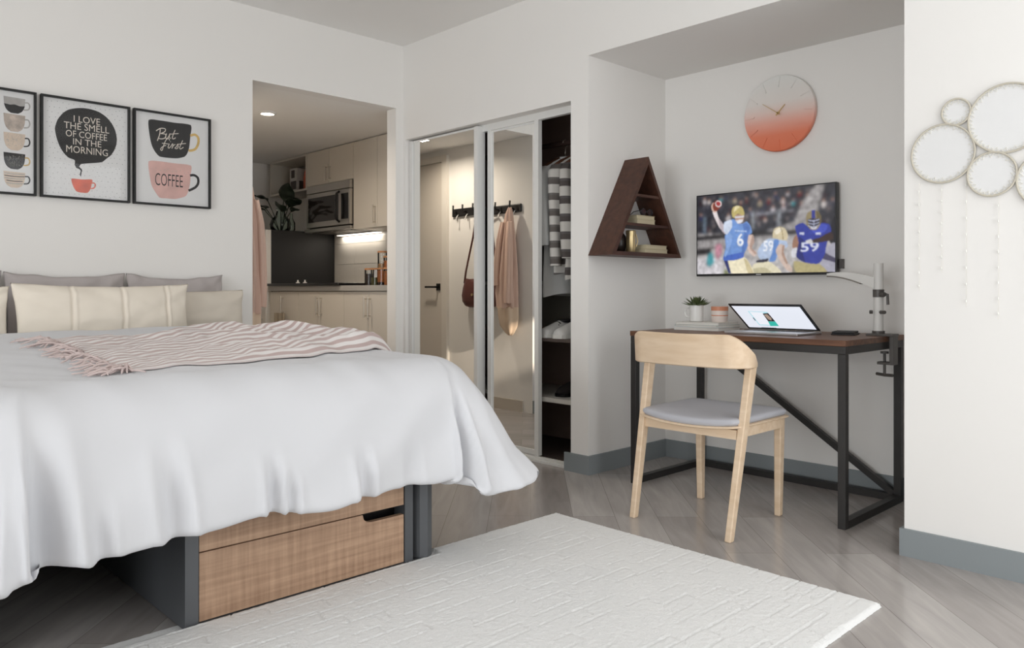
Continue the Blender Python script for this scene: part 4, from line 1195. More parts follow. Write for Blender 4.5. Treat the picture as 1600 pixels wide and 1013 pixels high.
l.hexa([lidp(LY0, 0, 0), lidp(LY1, 0, 0), lidp(LY1, 0, -.006), lidp(LY0, 0, -.006)], [lidp(LY0, .226, 0), lidp(LY1, .226, 0), lidp(LY1, .226, -.006), lidp(LY0, .226, -.006)], bev=.002)
lid = obj('lid', l, LB, lap)
a = Art()
SW = EM('screen_white', (232, 236, 246), 1.0)
a.rect(LY0 + .012, LY1 - .012, .016, .214, SW, 0)
LPA = ART_LP
a.poly(LPA['win'], EM('screen_window_edge', (176, 222, 232), 1), 1)
a.poly(LPA['wini'], EM('screen_window', (240, 242, 250), 1), 2)
a.poly([(1.802, .150), (1.772, .156), (1.770, .080), (1.806, .079)], EM('screen_dark_photo', (46, 40, 40), 1), 3)
a.poly([(1.800, .140), (1.782, .146), (1.776, .11), (1.785, .088), (1.797, .098)], EM('screen_photo_tan', (168, 146, 130), 1), 4)
a.poly(LPA['teal'], EM('screen_teal', (56, 186, 170), 1), 3)
a.poly(LPA['dk'], EM('screen_dark', (40, 44, 54), 1), 3)
for q in range(9):
    a.rect(1.792 + q * .0085, 1.7985 + q * .0085, .0165, .021, EM('screen_dark', (40, 44, 54), 1), 3)
o_ = a.build('screen', lambda u, v, l_: lidp(u, v, .0005 + l_ * .0002), lap)
# black card wallet
wl = MB().box(-.075, .075, -.05, .05, 0, .007, bev=.002)
wl.box(-.07, .072, -.045, .047, .0075, .016, bev=.002)
bmesh.ops.transform(wl.bm, matrix=Matrix.Translation((3.545, 1.50, DZ)) @ Matrix.Rotation(.25, 4, 'Z'), verts=wl.bm.verts)
tag(obj('wallet', wl, P('black_leather', (30, 28, 30), 0.55, bump=.2, bscale=400)), 'black leather folder lying on the desk between laptop and clamp', 'folder')
# clamp-on arm light
WPL = P('white_plastic', (228, 226, 222), 0.45)
CLG = P('clamp_grey', (92, 88, 85), 0.45, .2)
lamp_ = thing('desk_arm_light', 'white clamp-on arm light with grey clamp at the right edge of the desk', 'desk light', (3.56, 1.36, DZ))
c = MB()
c.box(3.52, 3.60, 1.288, 1.40, DZ, DZ + .010, bev=.002)
c.box(3.535, 3.590, 1.288, 1.306, DZ - .125, DZ, bev=.003)
c.box(3.540, 3.585, 1.306, 1.36, DZ - .125, DZ - .113, bev=.002)
obj('clamp', c, CLG, lamp_)
c = MB()
c.cyl((3.562, 1.335, DZ - .17), (3.562, 1.335, DZ - .075), .006, n=12)
c.cyl((3.562, 1.335, DZ - .077), (3.562, 1.335, DZ - .068), .017, n=20)
c.tube([(3.545, 1.295, DZ - .170), (3.562, 1.335, DZ - .172), (3.578, 1.375, DZ - .170)], .007, 8)
obj('clamp_screw', c, CLG, lamp_, smooth=True, autos=40)
c = MB()
c.cyl((3.56, 1.360, DZ + .010), (3.56, 1.360, 1.078), .0205, n=28)
obj('pole', c, WPL, lamp_, smooth=True, autos=40)
obj('pole_foot', MB().cyl((3.56, 1.360, DZ + .010), (3.56, 1.360, DZ + .022), .026, n=28), CLG, lamp_, smooth=True, autos=40)
c = MB()
c.cyl((3.56, 1.36, .928), (3.56, 1.36, .962), .0235, n=28)
c.tube([(3.555, 1.338, .945), (3.55, 1.318, .940), (3.55, 1.316, .895)], .006, 8)
c.cyl((3.545, 1.345, .94), (3.535, 1.325, .94), .010, n=14)
obj('collar', c, CLG, lamp_, smooth=True, autos=40)
c = MB()
obj('cable_clip', MB().cyl((3.545, 1.345, .862), (3.528, 1.322, .862), .008, n=14), CLG, lamp_)
obj('cable_clip', MB().cyl((3.54, 1.378, .862), (3.533, 1.388, .862), .008, n=12), CLG, lamp_)
rings = []; r2 = []
for i in range(15):
    q = i / 14
    y = 1.372 + q * .215
    zb_ = .966 + .060 * math.sin(q * PI / 2) ** 1.0
    th_ = .040 * (1 - q) + .010
    wd = .020 * (1 - q * .3)
    rings.append([(3.56 - wd, y, zb_), (3.56 + wd, y, zb_), (3.56 + wd, y, zb_ + th_), (3.56 - wd, y, zb_ + th_)])
    if i >= 4:
        r2.append([(3.56 - wd - .001, y, zb_ - .006), (3.56 + wd + .001, y, zb_ - .006), (3.56 + wd + .001, y, zb_), (3.56 - wd - .001, y, zb_)])
obj('arm', MB().loft(rings), WPL, lamp_, smooth=True, autos=30)
obj('light_strip', MB().loft(r2), P('arm_edge_grey', (120, 112, 104), 0.5), lamp_, smooth=True, autos=30)

# ================================================================== wall clock
CY, CZc, CR_ = 1.928, 1.866, .194
ck = thing('wall_clock', 'round wall clock fading from white to coral above the television', 'clock', (3.76, CY, CZc - CR_))
def clock_mat():
    m = P('clock_ombre', (230, 228, 224), 0.6)
    nt = m.node_tree
    b = nt.nodes['Principled BSDF']
    tc = nt.nodes.new('ShaderNodeTexCoord')
    sp = nt.nodes.new('ShaderNodeSeparateXYZ')
    nt.links.new(tc.outputs['Object'], sp.inputs[0])
    mr = nt.nodes.new('ShaderNodeMapRange')
    mr.inputs['From Min'].default_value = 0
    mr.inputs['From Max'].default_value = 2 * CR_
    nt.links.new(sp.outputs['Z'], mr.inputs['Value'])
    r = nt.nodes.new('ShaderNodeValToRGB')
    cr = r.color_ramp
    cr.elements[0].position = 0.0; cr.elements[0].color = rgb(232, 122, 86)
    cr.elements[1].position = 1.0; cr.elements[1].color = rgb(232, 232, 228)
    for p_, c_ in ((.22, (236, 134, 102)), (.38, (238, 172, 154)), (.52, (236, 208, 198)), (.66, (234, 226, 220))):
        e = cr.elements.new(p_); e.color = rgb(*c_)
    nt.links.new(mr.outputs[0], r.inputs[0])
    nt.links.new(r.outputs[0], b.inputs['Base Color'])
    return m
# dial: shallow faceted disc, a few raised marks on the rim
d = MB()
n = 96
def ringx(r, x): return [(x, CY + r * math.cos(2 * PI * k / n), CZc + r * math.sin(2 * PI * k / n)) for k in range(n)]
d.loft([ringx(CR_ * .97, 3.7745), ringx(CR_, 3.768), ringx(CR_, 3.752), ringx(CR_ * .985, 3.747), ringx(.12, 3.750), ringx(.001, 3.750)])
CM = clock_mat()
obj('dial', d, CM, ck, smooth=True, autos=30)
for k in range(12):
    a_ = 2 * PI * k / 12
    c_, s2 = math.cos(a_), math.sin(a_)
    def tr(r, t): return (CY + c_ * r - s2 * t, CZc + s2 * r + c_ * t)
    p = [tr(.135, -.005), tr(.187, -.009), tr(.187, .009), tr(.135, .001)]
    obj('hour_mark', MB().prism(p, 'x', 3.7455, 3.751), CM, ck)
GOLDM = P('brass_hand', (206, 176, 120), 0.35, .7)
def hand(name, ang, L, w_, x):
    c_, s2 = math.cos(ang), math.sin(ang)
    def tr(r, t): return (CY + c_ * r - s2 * t, CZc + s2 * r + c_ * t)
    obj(name, MB().prism([tr(-.015, -w_), tr(L, -w_ * .6), tr(L, w_ * .6), tr(-.015, w_)], 'x', x - .002, x), GOLDM, ck)
hand('hour_hand', R_(135), .055, .0028, 3.741)      # seen from the room Y runs to the left
hand('minute_hand', R_(35), .100, .0018, 3.738)
obj('hub', MB().cyl((3.75, CY, CZc), (3.736, CY, CZc), .006, n=16), GOLDM, ck)

# ================================================================== television
tv = thing('television', 'wall-mounted flat television showing a football game', 'television', (3.745, 2.007, 1.036))
TY0, TY1, TZ0, TZ1 = 1.617, 2.398, 1.036, 1.482
TVB = P('tv_bezel', (26, 26, 28), 0.35)
obj('tv_housing', MB().box(3.722, 3.752, TY0, TY1, TZ0, TZ1, bev=.003), TVB, tv)
obj('wall_mount', MB().box(3.752, 3.7745, 1.85, 2.16, 1.15, 1.38), DARK_METAL, tv)
obj('side_box', MB().box(3.752, 3.770, 1.600, 1.66, 1.065, 1.11), P('tv_box_grey', (90, 86, 84), .5), tv)
a = Art()
T = ART_TV
e = lambda n_, *c: EM('tv_' + n_, c, 1.0)
a.rect(TY0 + .007, TY1 - .007, TZ0 + .012, TZ1 - .006, e('crowd', 50, 50, 58), 0)
CC = [(176, 170, 172), (96, 30, 38), (150, 140, 120), (190, 182, 180), (40, 44, 80), (180, 164, 160), (196, 190, 196), (60, 150, 160), (90, 24, 32), (130, 120, 118), (70, 70, 84)]
for i, ((x1_, z1_), (x2_, z2_)) in enumerate(ART_CR):
    c_ = CC[i % len(CC)]
    a.disc((x1_ + x2_) / 2, (z1_ + z2_) / 2 - .004, abs(x1_ - x2_) / 2, abs(z1_ - z2_) / 2, e('fan%d' % (i % len(CC)), *c_), 1 + .02 * i, 10)
    a.disc((x1_ + x2_) / 2, max(z1_, z2_) - .002, .006, .007, e('skin_far', 158, 122, 104), 1.5 + .02 * i, 8)
rt = random.Random(17)
for i in range(150):
    y_, z_ = rt.uniform(TY0 + .02, TY1 - .02), rt.uniform(1.275, TZ1 - .014)
    a.disc(y_, z_, rt.uniform(.004, .013), rt.uniform(.006, .018), e('blur%d' % (i % 7), *((70, 68, 78), (34, 34, 44), (92, 84, 86), (58, 34, 42), (44, 50, 74), (112, 104, 104), (28, 28, 36))[i % 7]), .4 + i * .003, 9)
ORG = {'arm1', 'hand', 'ball', 'tors', 'slv1', 'helm', 'face', 'pant', 'arm2', 'arm3', 'glov', 'belt', 'per1', 'per2', 'wh4', 'dk4', 'tsh1', 'a1s', 'p1s', 'h1s', 't3s', 't3h', 'h3s', 'h2h', 'a2s', 'p2s', 'ab', 'f2', 'f3'}
lay = [2.0]
def L_(k, *c, nm=None):
    lay[0] += .12
    (a.blob if k[:4] in ORG else a.poly)(T[k], e(nm or k, *c), lay[0])
L_('wall', 150, 146, 146)
L_('railbar', 120, 120, 128); L_('post1', 96, 110, 124); L_('post2', 136, 140, 146); L_('post3', 136, 140, 146)
L_('rail', 38, 36, 40)
L_('field', 178, 174, 174)
L_('f1', 204, 200, 204); L_('f2', 120, 126, 84); L_('f3', 140, 134, 116)
L_('sl', 40, 38, 42); L_('per1', 184, 130, 146); L_('per2', 70, 150, 160)
FIGURES = lay[0] + .05
L_('dk4', 30, 30, 38); L_('wh4', 164, 162, 176); L_('wh4b', 70, 66, 90)
L_('arm3', 150, 112, 92); L_('glove3', 206, 206, 212)
L_('pants3', 176, 164, 120)
L_('torso3', 46, 58, 150); L_('t3s', 32, 40, 110); L_('t3h', 66, 80, 182)
L_('helm3', 140, 126, 92); L_('hs3', 52, 60, 140); L_('h3s', 104, 92, 66)
L_('face3', 46, 40, 54)
lay[0] += .1
for (za, zb2, w_) in ((1.305, 1.304, .004), (1.291, 1.288, .003), (1.278, 1.274, .003)):
    a.stroke([(1.759, za), (1.730, zb2 - .004), (1.703, za)], w_, e('mask', 190, 196, 222), lay[0])
a.stroke([(1.730, 1.300), (1.729, 1.266)], .003, e('mask', 190, 196, 222), lay[0])
a.stroke([(1.745, 1.268), (1.730, 1.262), (1.714, 1.268)], .007, e('chin', 206, 208, 226), lay[0] + .05)
lay[0] += .3
a.text('59', T['t59b'][0][0], T['t59b'][1][0], T['t59b'][1][1], T['t59b'][0][1], e('num', 212, 216, 236), lay[0], bold=.012)
L_('pat3', 200, 204, 224); L_('pat3b', 200, 204, 224)
L_('arm3b', 58, 40, 36); L_('glove3b', 206, 204, 206)
L_('pants2', 222, 214, 186); L_('p2s', 190, 182, 150); L_('torso2', 176, 192, 218); L_('torso2b', 98, 136, 198); L_('belt2', 42, 42, 60)
L_('arm2', 204, 182, 170); L_('a2s', 168, 138, 122); L_('helm2', 206, 192, 160); L_('h2h', 238, 228, 206)
a.stroke([(1.905, 1.283), (1.893, 1.25), (1.889, 1.216)], .004, e('h2line', 150, 130, 90), lay[0] + .05)
lay[0] += .1
a.text('59', T['t59'][0][0], T['t59'][1][0], T['t59'][1][1], T['t59'][0][1], e('num2', 232, 236, 244), lay[0], bold=.012)
L_('pants1', 236, 226, 196); L_('p1s', 204, 190, 150); L_('stripe1', 44, 50, 106)
L_('arm1b', 214, 190, 178); L_('ab', 176, 148, 136); L_('arm1', 226, 216, 216); L_('a1s', 188, 176, 182); L_('hand1', 214, 178, 162)
L_('torso1', 112, 148, 208); L_('tsh1', 84, 118, 184); L_('tsh1b', 72, 104, 188); L_('tsh1c', 136, 168, 220); L_('ch1', 176, 196, 230); L_('slv1', 206, 216, 234)
L_('face1', 178, 142, 124); L_('helm1', 188, 172, 108); L_('h1s', 228, 216, 168)
L_('mask1', 220, 222, 230); L_('mask1b', 226, 224, 230)
L_('ball', 130, 62, 50); L_('ballw', 236, 230, 230); L_('balli', 168, 58, 60)
lay[0] += .1
a.text('6', 2.148, 2.110, T['t6'][1][1] - .003, T['t6'][0][1] + .003, e('num2', 232, 236, 244), lay[0], bold=.02)
# the broadcast picture itself is soft: turn the outlines into a fine grid of coloured points
def picture_grid(art, u0, u1, v0, v1, nu, nv):
    U, V = np.meshgrid(np.linspace(u0, u1, nu), np.linspace(v0, v1, nv))
    cols = [np.array(m.node_tree.nodes['Principled BSDF'].inputs['Emission Color'].default_value[:3]) for m in art.mats]
    img = np.zeros((nv, nu, 3))
    img[:] = (0.03, 0.03, 0.035)
    def blur(im, n):
        for _ in range(n):
            p = np.pad(im, ((1, 1), (1, 1), (0, 0)), mode='edge')
            im = (p[1:-1, :-2] + 2 * p[1:-1, 1:-1] + p[1:-1, 2:]) / 4
            p = np.pad(im, ((1, 1), (1, 1), (0, 0)), mode='edge')
            im = (p[:-2, 1:-1] + 2 * p[1:-1, 1:-1] + p[2:, 1:-1]) / 4
        return im
    order = sorted(range(len(art.f)), key=lambda q: art.v[art.f[q][0][0]][2])
    blurred = False
    rg2 = np.random.RandomState(4)
    grain = blur(rg2.rand(nv, nu, 1), 7)
    grain = (grain - grain.mean()) / grain.std()
    for q in order:
        idx, mi = art.f[q]
        lay_ = art.v[idx[0]][2]
        if not blurred and lay_ >= FIGURES:
            img = blur(img * (1 + .16 * grain), 14)
            blurred = True
        P2 = np.array([art.v[k][:2] for k in idx])
        ins = np.zeros(U.shape, bool)
        for k in range(len(P2)):
            (xa, ya_), (xb_, yb_) = P2[k - 1], P2[k]
            if ya_ == yb_: continue
            c = (V < max(ya_, yb_)) & (V >= min(ya_, yb_))
            ins ^= c & (U < xa + (V - ya_) / (yb_ - ya_) * (xb_ - xa))
        img[ins] = cols[mi]
    img = blur(img * (1 + .05 * grain), 2)
    bm = bmesh.new()
    lay3 = bm.verts.layers.float_color.new('Picture')
    vs = [[bm.verts.new((3.7213, U[j, i], V[j, i])) for i in range(nu)] for j in range(nv)]
    for j in range(nv):
        for i in range(nu):
            vs[j][i][lay3] = (float(img[j, i, 0]), float(img[j, i, 1]), float(img[j, i, 2]), 1)
    for j in range(nv - 1):
        for i in range(nu - 1):
            bm.faces.new((vs[j][i], vs[j][i + 1], vs[j + 1][i + 1], vs[j + 1][i]))
    return bm
def tv_mat():
    m = EM('tv_picture', (60, 60, 66), 1.0)
    nt = m.node_tree
    at = nt.nodes.new('ShaderNodeVertexColor')
    at.layer_name = 'Picture'
    nt.links.new(at.outputs['Color'], nt.nodes['Principled BSDF'].inputs['Emission Color'])
    nt.nodes['Principled BSDF'].inputs['Roughness'].default_value = 0.2
    return m
obj('screen', picture_grid(a, TY0 + .007, TY1 - .007, TZ0 + .012, TZ1 - .006, 300, 170), tv_mat(), tv, fix=False)
obj('badge', MB().box(3.7205, 3.7225, 2.010, 2.038, TZ0 + .003, TZ0 + .008), P('tv_badge', (196, 196, 198), .4), tv)

# ================================================================== triangular shelf
sh = thing('triangle_shelf', 'dark walnut triangle wall shelf on the alcove side wall', 'shelf', (3.394, 2.56, 1.139))
SY0, SY1 = 2.480, 2.6395
bl_, br2, ap = (3.087, 1.139), (3.698, 1.139), (3.394, 1.670)
tk = .020
def inset(t):
    # interior triangle offset by board thickness
    h_ = ap[1] - bl_[1]; hw = (br2[0] - bl_[0]) / 2; ln = math.hypot(h_, hw)
    zb_ = bl_[1] + t
    top = ap[1] - t * ln / hw
    return (ap[0] - hw * (top - zb_) / h_, zb_), (ap[0] + hw * (top - zb_) / h_, zb_), (ap[0], top)
il, ir, ia = inset(tk)
obj('side_panel', MB().prism([bl_, (bl_[0] + .022, bl_[1]), il, ia, ap], 'y', SY0, SY1), WALNUT, sh)
obj('side_panel', MB().prism([br2, ap, ia, ir, (br2[0] - .022, br2[1])], 'y', SY0, SY1), WALNUT, sh)
obj('bottom_board', MB().prism([(bl_[0] + .022, bl_[1]), (br2[0] - .022, br2[1]), ir, il], 'y', SY0 + .001, SY1 - .001), WALNUT, sh)
def half(z): return (ia[1] - z) * (ir[0] - il[0]) / 2 / (ia[1] - il[1])
SHZ = (1.297, 1.452)
for z in SHZ:
    h0, h1 = half(z), half(z + .014)
    obj('shelf_board', MB().prism([(ap[0] - h0, z), (ap[0] + h0, z), (ap[0] + h1, z + .014), (ap[0] - h1, z + .014)], 'y', SY0 + .004, SY1 - .002), WALNUT, sh)
BOOKC = P('book_cream_cover', (208, 196, 164), 0.6)
BOOKT = P('book_tan_cover', (188, 172, 138), 0.6)
BOOKP = P('book_old_pages', (206, 194, 164), .85)
def book(lab, x0, x1, y0, y1, z, h_, mat, yaw=0):
    cx, cy = (x0 + x1) / 2, (y0 + y1) / 2
    r = thing('book', lab, 'book', (cx, cy, z), 'books lying on the triangle shelf')
    w_, d_ = (x1 - x0) / 2, (y1 - y0) / 2
    M_ = Matrix.Translation((cx, cy, z)) @ Matrix.Rotation(yaw, 4, 'Z')
    c = MB().box(-w_, w_, -d_, d_, 0, .002).box(-w_, w_, -d_, d_, h_ - .002, h_).box(-w_, w_, d_ - .003, d_, .002, h_ - .002)
    bmesh.ops.transform(c.bm, matrix=M_, verts=c.bm.verts)
    obj('cover', c, mat, r)
    c = MB().box(-w_ + .002, w_ - .002, -d_ + .003, d_ - .004, .0021, h_ - .0021)
    bmesh.ops.transform(c.bm, matrix=M_, verts=c.bm.verts)
    obj('pages', c, BOOKP, r)
zb_ = 1.1592
book('lower tan book on the bottom board of the triangle shelf', 3.385, 3.590, 2.495, 2.625, zb_, .022, BOOKT)
book('upper cream book on the bottom board of the triangle shelf', 3.392, 3.590, 2.498, 2.618, zb_ + .022, .022, BOOKC, .03)
zm = SHZ[0] + .0142
book('lower cream book on the middle board of the triangle shelf', 3.318, 3.475, 2.495, 2.615, zm, .024, BOOKC)
book('upper tan book under the sunglasses on the triangle shelf', 3.320, 3.473, 2.497, 2.612, zm + .024, .022, BOOKT, -.03)
# sunglasses
g = thing('sunglasses', 'dark sunglasses resting on books in the triangle shelf', 'sunglasses', (3.41, 2.52, zm + .046))
gz = zm + .046
for sx_ in (-1, 1):
    c = MB().tube([(3.41 + sx_ * .030 + .024 * math.cos(2 * PI * k / 16), 2.505, gz + .0205 + .018 * math.sin(2 * PI * k / 16)) for k in range(16)], .0026, 6, closed=True)
    obj('rim', c, BLACK, g, smooth=True)
    obj('lens', MB().prism([(3.41 + sx_ * .030 + .022 * math.cos(2 * PI * k / 16), gz + .0205 + .016 * math.sin(2 * PI * k / 16)) for k in range(16)], 'y', 2.504, 2.506), P('dark_lens', (26, 24, 26), .1), g)
    obj('temple', MB().tube([(3.41 + sx_ * .054, 2.505, gz + .026), (3.41 + sx_ * .054, 2.55, gz + .022), (3.41 + sx_ * .045, 2.59, gz + .003)], .002, 6), BLACK, g)
obj('bridge', MB().tube([(3.404, 2.505, gz + .025), (3.41, 2.504, gz + .029), (3.416, 2.505, gz + .025)], .002, 6), BLACK, g)
# brass canister and round dark ornament
BRASS = P('aged_brass', (214, 192, 146), .3, .8)
cn = thing('brass_canister', 'brass lidded canister standing in the bottom of the triangle shelf', 'canister', (3.295, 2.53, zb_))
obj('can', MB().lathe([(.023, zb_), (.025, zb_ + .003), (.025, zb_ + .094)], 3.305, 2.53, 28), BRASS, cn, smooth=True, autos=40)
obj('lid', MB().lathe([(.0265, zb_ + .094), (.0265, zb_ + .112), (.023, zb_ + .116)], 3.305, 2.53, 28), BRASS, cn, smooth=True, autos=40)
obj('clasp', MB().tube([(3.326, 2.515, zb_ + .10), (3.336, 2.508, zb_ + .06), (3.328, 2.513, zb_ + .03)], .003, 6), BRASS, cn)
orn = MB()
orn.lathe([(.001, zb_), (.028, zb_ + .004), (.042, zb_ + .045), (.034, zb_ + .09), (.016, zb_ + .112), (.012, zb_ + .122), (.002, zb_ + .123)], 3.292, 2.597, 24)
tag(obj('round_vase', orn, P('dark_bronze', (44, 34, 30), .4), None, smooth=True), 'round dark vase behind the brass canister in the triangle shelf', 'vase')

# ================================================================== hoop wall hanging
hg = thing('hoop_wall_hanging', 'wall hanging of laced wooden hoops with shell strands on the right wall', 'wall hanging', (XR, .85, .86))
TW = P('twine_wrapped_hoop', (202, 195, 180), .9, bump=.5, bscale=300)
NET = P('hoop_netting', (234, 233, 232), .9, bump=.3, bscale=220, dist=.001)
LACE = P('lace_white', (236, 232, 222), .9)
SHELL = P('shell_white', (240, 238, 232), .35)
rnd = random.Random(8)
HP = [(.874, 1.573, .045), (.722, 1.528, .114), (.917, 1.435, .101), (.766, 1.347, .073), (.602, 1.315, .092), (.52, 1.50, .07)]
for (y, z, r) in HP:
    c = MB().tube([(XR - .010, y + r * math.cos(2 * PI * k / 56), z + r * math.sin(2 * PI * k / 56)) for k in range(56)], .0036, 8, closed=True)
    hp = obj('hoop', c, TW, hg, smooth=True)
    c = MB()
    m = int(r * 420)
    for k in range(m):
        a_ = 2 * PI * k / m
        r1, r2_ = r - .003, r - .012 - .005 * (k % 2)
        c.tube([(XR - .010, y + r1 * math.cos(a_), z + r1 * math.sin(a_)), (XR - .009, y + r2_ * math.cos(a_ + .05), z + r2_ * math.sin(a_ + .05)), (XR - .010, y + r1 * math.cos(a_ + 2 * PI / m), z + r1 * math.sin(a_ + 2 * PI / m))], .0011, 4)
    obj('lacing', c, LACE, hp)
    c = MB().cyl((XR - .007, y, z), (XR - .006, y, z), r - .002, n=48)
    obj('netting', c, NET, hp)
for (y, z0_, z1_) in ((.994, 1.340, .955), (.843, 1.352, .90), (.747, 1.272, .86), (.66, 1.22, .88), (.92, 1.333, 1.02), (.58, 1.222, .93)):
    c = MB()
    c.tube([(XR - .006, y, z0_), (XR - .006, y, z1_)], .0006, 5)
    sd = obj('strand', c, LACE, hg)
    m = 8
    for k in range(m):
        zc = z0_ - (z0_ - z1_) * (k + .6) / m
        c = MB()
        c.lathe([(.0003, zc + .005), (.0024, zc + .002), (.0029, zc - .001), (.0017, zc - .005), (.0003, zc - .007)], XR - .0065, y + .001, 8)
        obj('shell_bead', c, SHELL, sd, smooth=True)
# ================================================================== closet contents
CL_ROD = P('closet_rod_dark', (70, 52, 46), .5)
CL_BOARD = P('closet_board_dark', (84, 72, 66), .6)
RODX, RODZ = 3.475, 1.845
tag(obj('closet_rod', MB().cyl((RODX, 2.762, RODZ), (RODX, 4.235, RODZ), .016, n=20), CL_ROD, None, smooth=True, autos=40), 'dark hanging rod across the top of the closet', 'rod')
SHELFW = P('closet_shelf_white', (206, 202, 194), .6)
tag(obj('closet_shelf', MB().box(3.215, 3.695, 2.76, 4.23, .668, .686), CL_BOARD), 'dark closet shelf carrying the white sneakers', 'shelf')
tag(obj('closet_shelf', MB().box(3.212, 3.695, 2.76, 4.23, .325, .350), SHELFW), 'white closet shelf carrying the tall dark boots', 'shelf')
tag(obj('closet_rail', MB().box(3.686, 3.719, 2.76, 4.23, 1.00, 1.022), SHELFW), 'thin white rail at the back of the closet below the clothes', 'rail')
HW = P('hanger_wood', (92, 56, 38), .5)
def hanger(y, label, x=RODX):
    r = thing('coat_hanger', label, 'hanger', (x, y, 1.70), 'hangers on the closet rod')
    c = MB()
    pts = [(x + .19, y, 1.680), (x + .14, y, 1.705), (x + .05, y, 1.742), (x, y, 1.750), (x - .05, y, 1.742), (x - .14, y, 1.705), (x - .19, y, 1.680)]
    c.tube(pts, [.008, .012, .014, .015, .014, .012, .008], 10)
    obj('shoulder', c, HW, r, smooth=True)
    c = MB().tube([(x, y, 1.76), (x, y, 1.80)] + [(x + .022 * math.cos(a_), y, RODZ - .003 + .022 * math.sin(a_)) for a_ in [R_(q) for q in (-80, -40, 0, 40, 90, 140, 175)]], .0025, 6)
    obj('hook', c, NICKEL, r, smooth=True)
    return r
hanger(2.975, 'wooden hanger holding the striped shirt nearest the pier')
hanger(3.062, 'wooden hanger holding the second striped shirt')
hanger(3.150, 'wooden hanger holding the white shirt')
def stripe_fabric(name, ca, cb, n, phase=0.0):
    m = P(name, ca, .9, spec=.1)
    nt = m.node_tree
    b = nt.nodes['Principled BSDF']
    tc = nt.nodes.new('ShaderNodeTexCoord')
    sp = nt.nodes.new('ShaderNodeSeparateXYZ')
    nt.links.new(tc.outputs['Object'], sp.inputs[0])
    a_ = nt.nodes.new('ShaderNodeMath'); a_.operation = 'MULTIPLY_ADD'; a_.inputs[1].default_value = n; a_.inputs[2].default_value = phase + 20
    nt.links.new(sp.outputs['Z'], a_.inputs[0])
    f = nt.nodes.new('ShaderNodeMath'); f.operation = 'FRACT'
    nt.links.new(a_.outputs[0], f.inputs[0])
    r = nt.nodes.new('ShaderNodeValToRGB')
    r.color_ramp.interpolation = 'CONSTANT'
    r.color_ramp.elements[0].color = rgb(*ca)
    r.color_ramp.elements[1].position = .55
    r.color_ramp.elements[1].color = rgb(*cb)
    e = r.color_ramp.elements.new(.85); e.color = rgb(*[int(x * .8 + 30) for x in cb])
    nt.links.new(f.outputs[0], r.inputs[0])
    nt.links.new(r.outputs[0], b.inputs['Base Color'])
    return m
def garment(name, y, zbot, zsl, mats, label, cat, seed, wid=.195, x=RODX):
    g = thing(name, label, cat, (x, y, zbot))
    rings = []
    n = 40
    prof = [(1.748, .055, .030), (1.738, .08, .032), (1.715, .13, .033), (1.69, .17, .033), (1.655, wid, .031), (1.58, wid - .01, .033), (1.45, wid - .02, .034), (1.30, wid - .015, .035), (1.15, wid - .01, .035), (zbot + .03, wid, .035), (zbot, wid - .002, .034)]
    prof = [p for p in prof if p[0] > zbot - .001]
    for i, (z, w_, d_) in enumerate(prof):
        ring = []
        for k in range(n):
            a_ = 2 * PI * k / n
            f_ = 1 + .22 * math.sin(5 * a_ + seed + z * 2) * smst(1.7, 1.2, z) * abs(math.sin(a_)) + .10 * nz(a_ * 2, z * 4, seed)
            ring.append((x + w_ * math.cos(a_), y + d_ * math.sin(a_) * f_, z - .012 * math.cos(a_ * 2) * (1 if i == len(prof) - 1 else 0)))
        rings.append(ring)
    obj('body', MB().loft(rings), mats, g, smooth=True, autos=70)
    for sg in (-1, 1):
        rings = []
        for i, (z, cx, cy, rx, ry) in enumerate(((1.685, .165, 0, .03, .035), (1.64, .190, -.004, .046, .034), (1.52, .200, -.014, .045, .034), (1.36, .203, -.020, .042, .033), (1.22, .203, -.022, .040, .031), (zsl + .03, .202, -.024, .038, .030), (zsl, .202, -.024, .036, .028))):
            rings.append([(x + sg * cx + rx * math.cos(2 * PI * k / 24), y + cy + ry * math.sin(2 * PI * k / 24) * (1 + .15 * math.sin(3 * 2 * PI * k / 24 + z * 9 + seed)), z) for k in range(24)])
        obj('sleeve', MB().loft(rings), mats, g, smooth=True, autos=70)
    c = MB().tube([(x + .052 * math.cos(2 * PI * k / 20), y + .034 * math.sin(2 * PI * k / 20), 1.752 + .006 * math.cos(2 * PI * k / 20)) for k in range(20)], .010, 6, closed=True)
    obj('collar', c, mats, g, smooth=True)
    return g
SHW = P('shirt_white', (226, 226, 224), .9, spec=.1)
SHS = stripe_fabric('shirt_grey_stripe', (212, 208, 202), (112, 106, 102), 11)
SHS2 = stripe_fabric('shirt_dark_stripe', (206, 202, 196), (92, 86, 84), 10, .4)
garment('striped_shirt', 2.975, 1.03, 1.14, SHS2, 'dark and pale striped shirt hanging nearest the closet pier', 'shirt', 1)
garment('striped_shirt', 3.062, 1.06, 1.10, SHS, 'light grey striped long-sleeved shirt hanging beside the dark striped one', 'shirt', 4)
garment('white_shirt', 3.150, .93, 1.25, SHW, 'white shirt hanging by the mirrored door', 'shirt', 2)

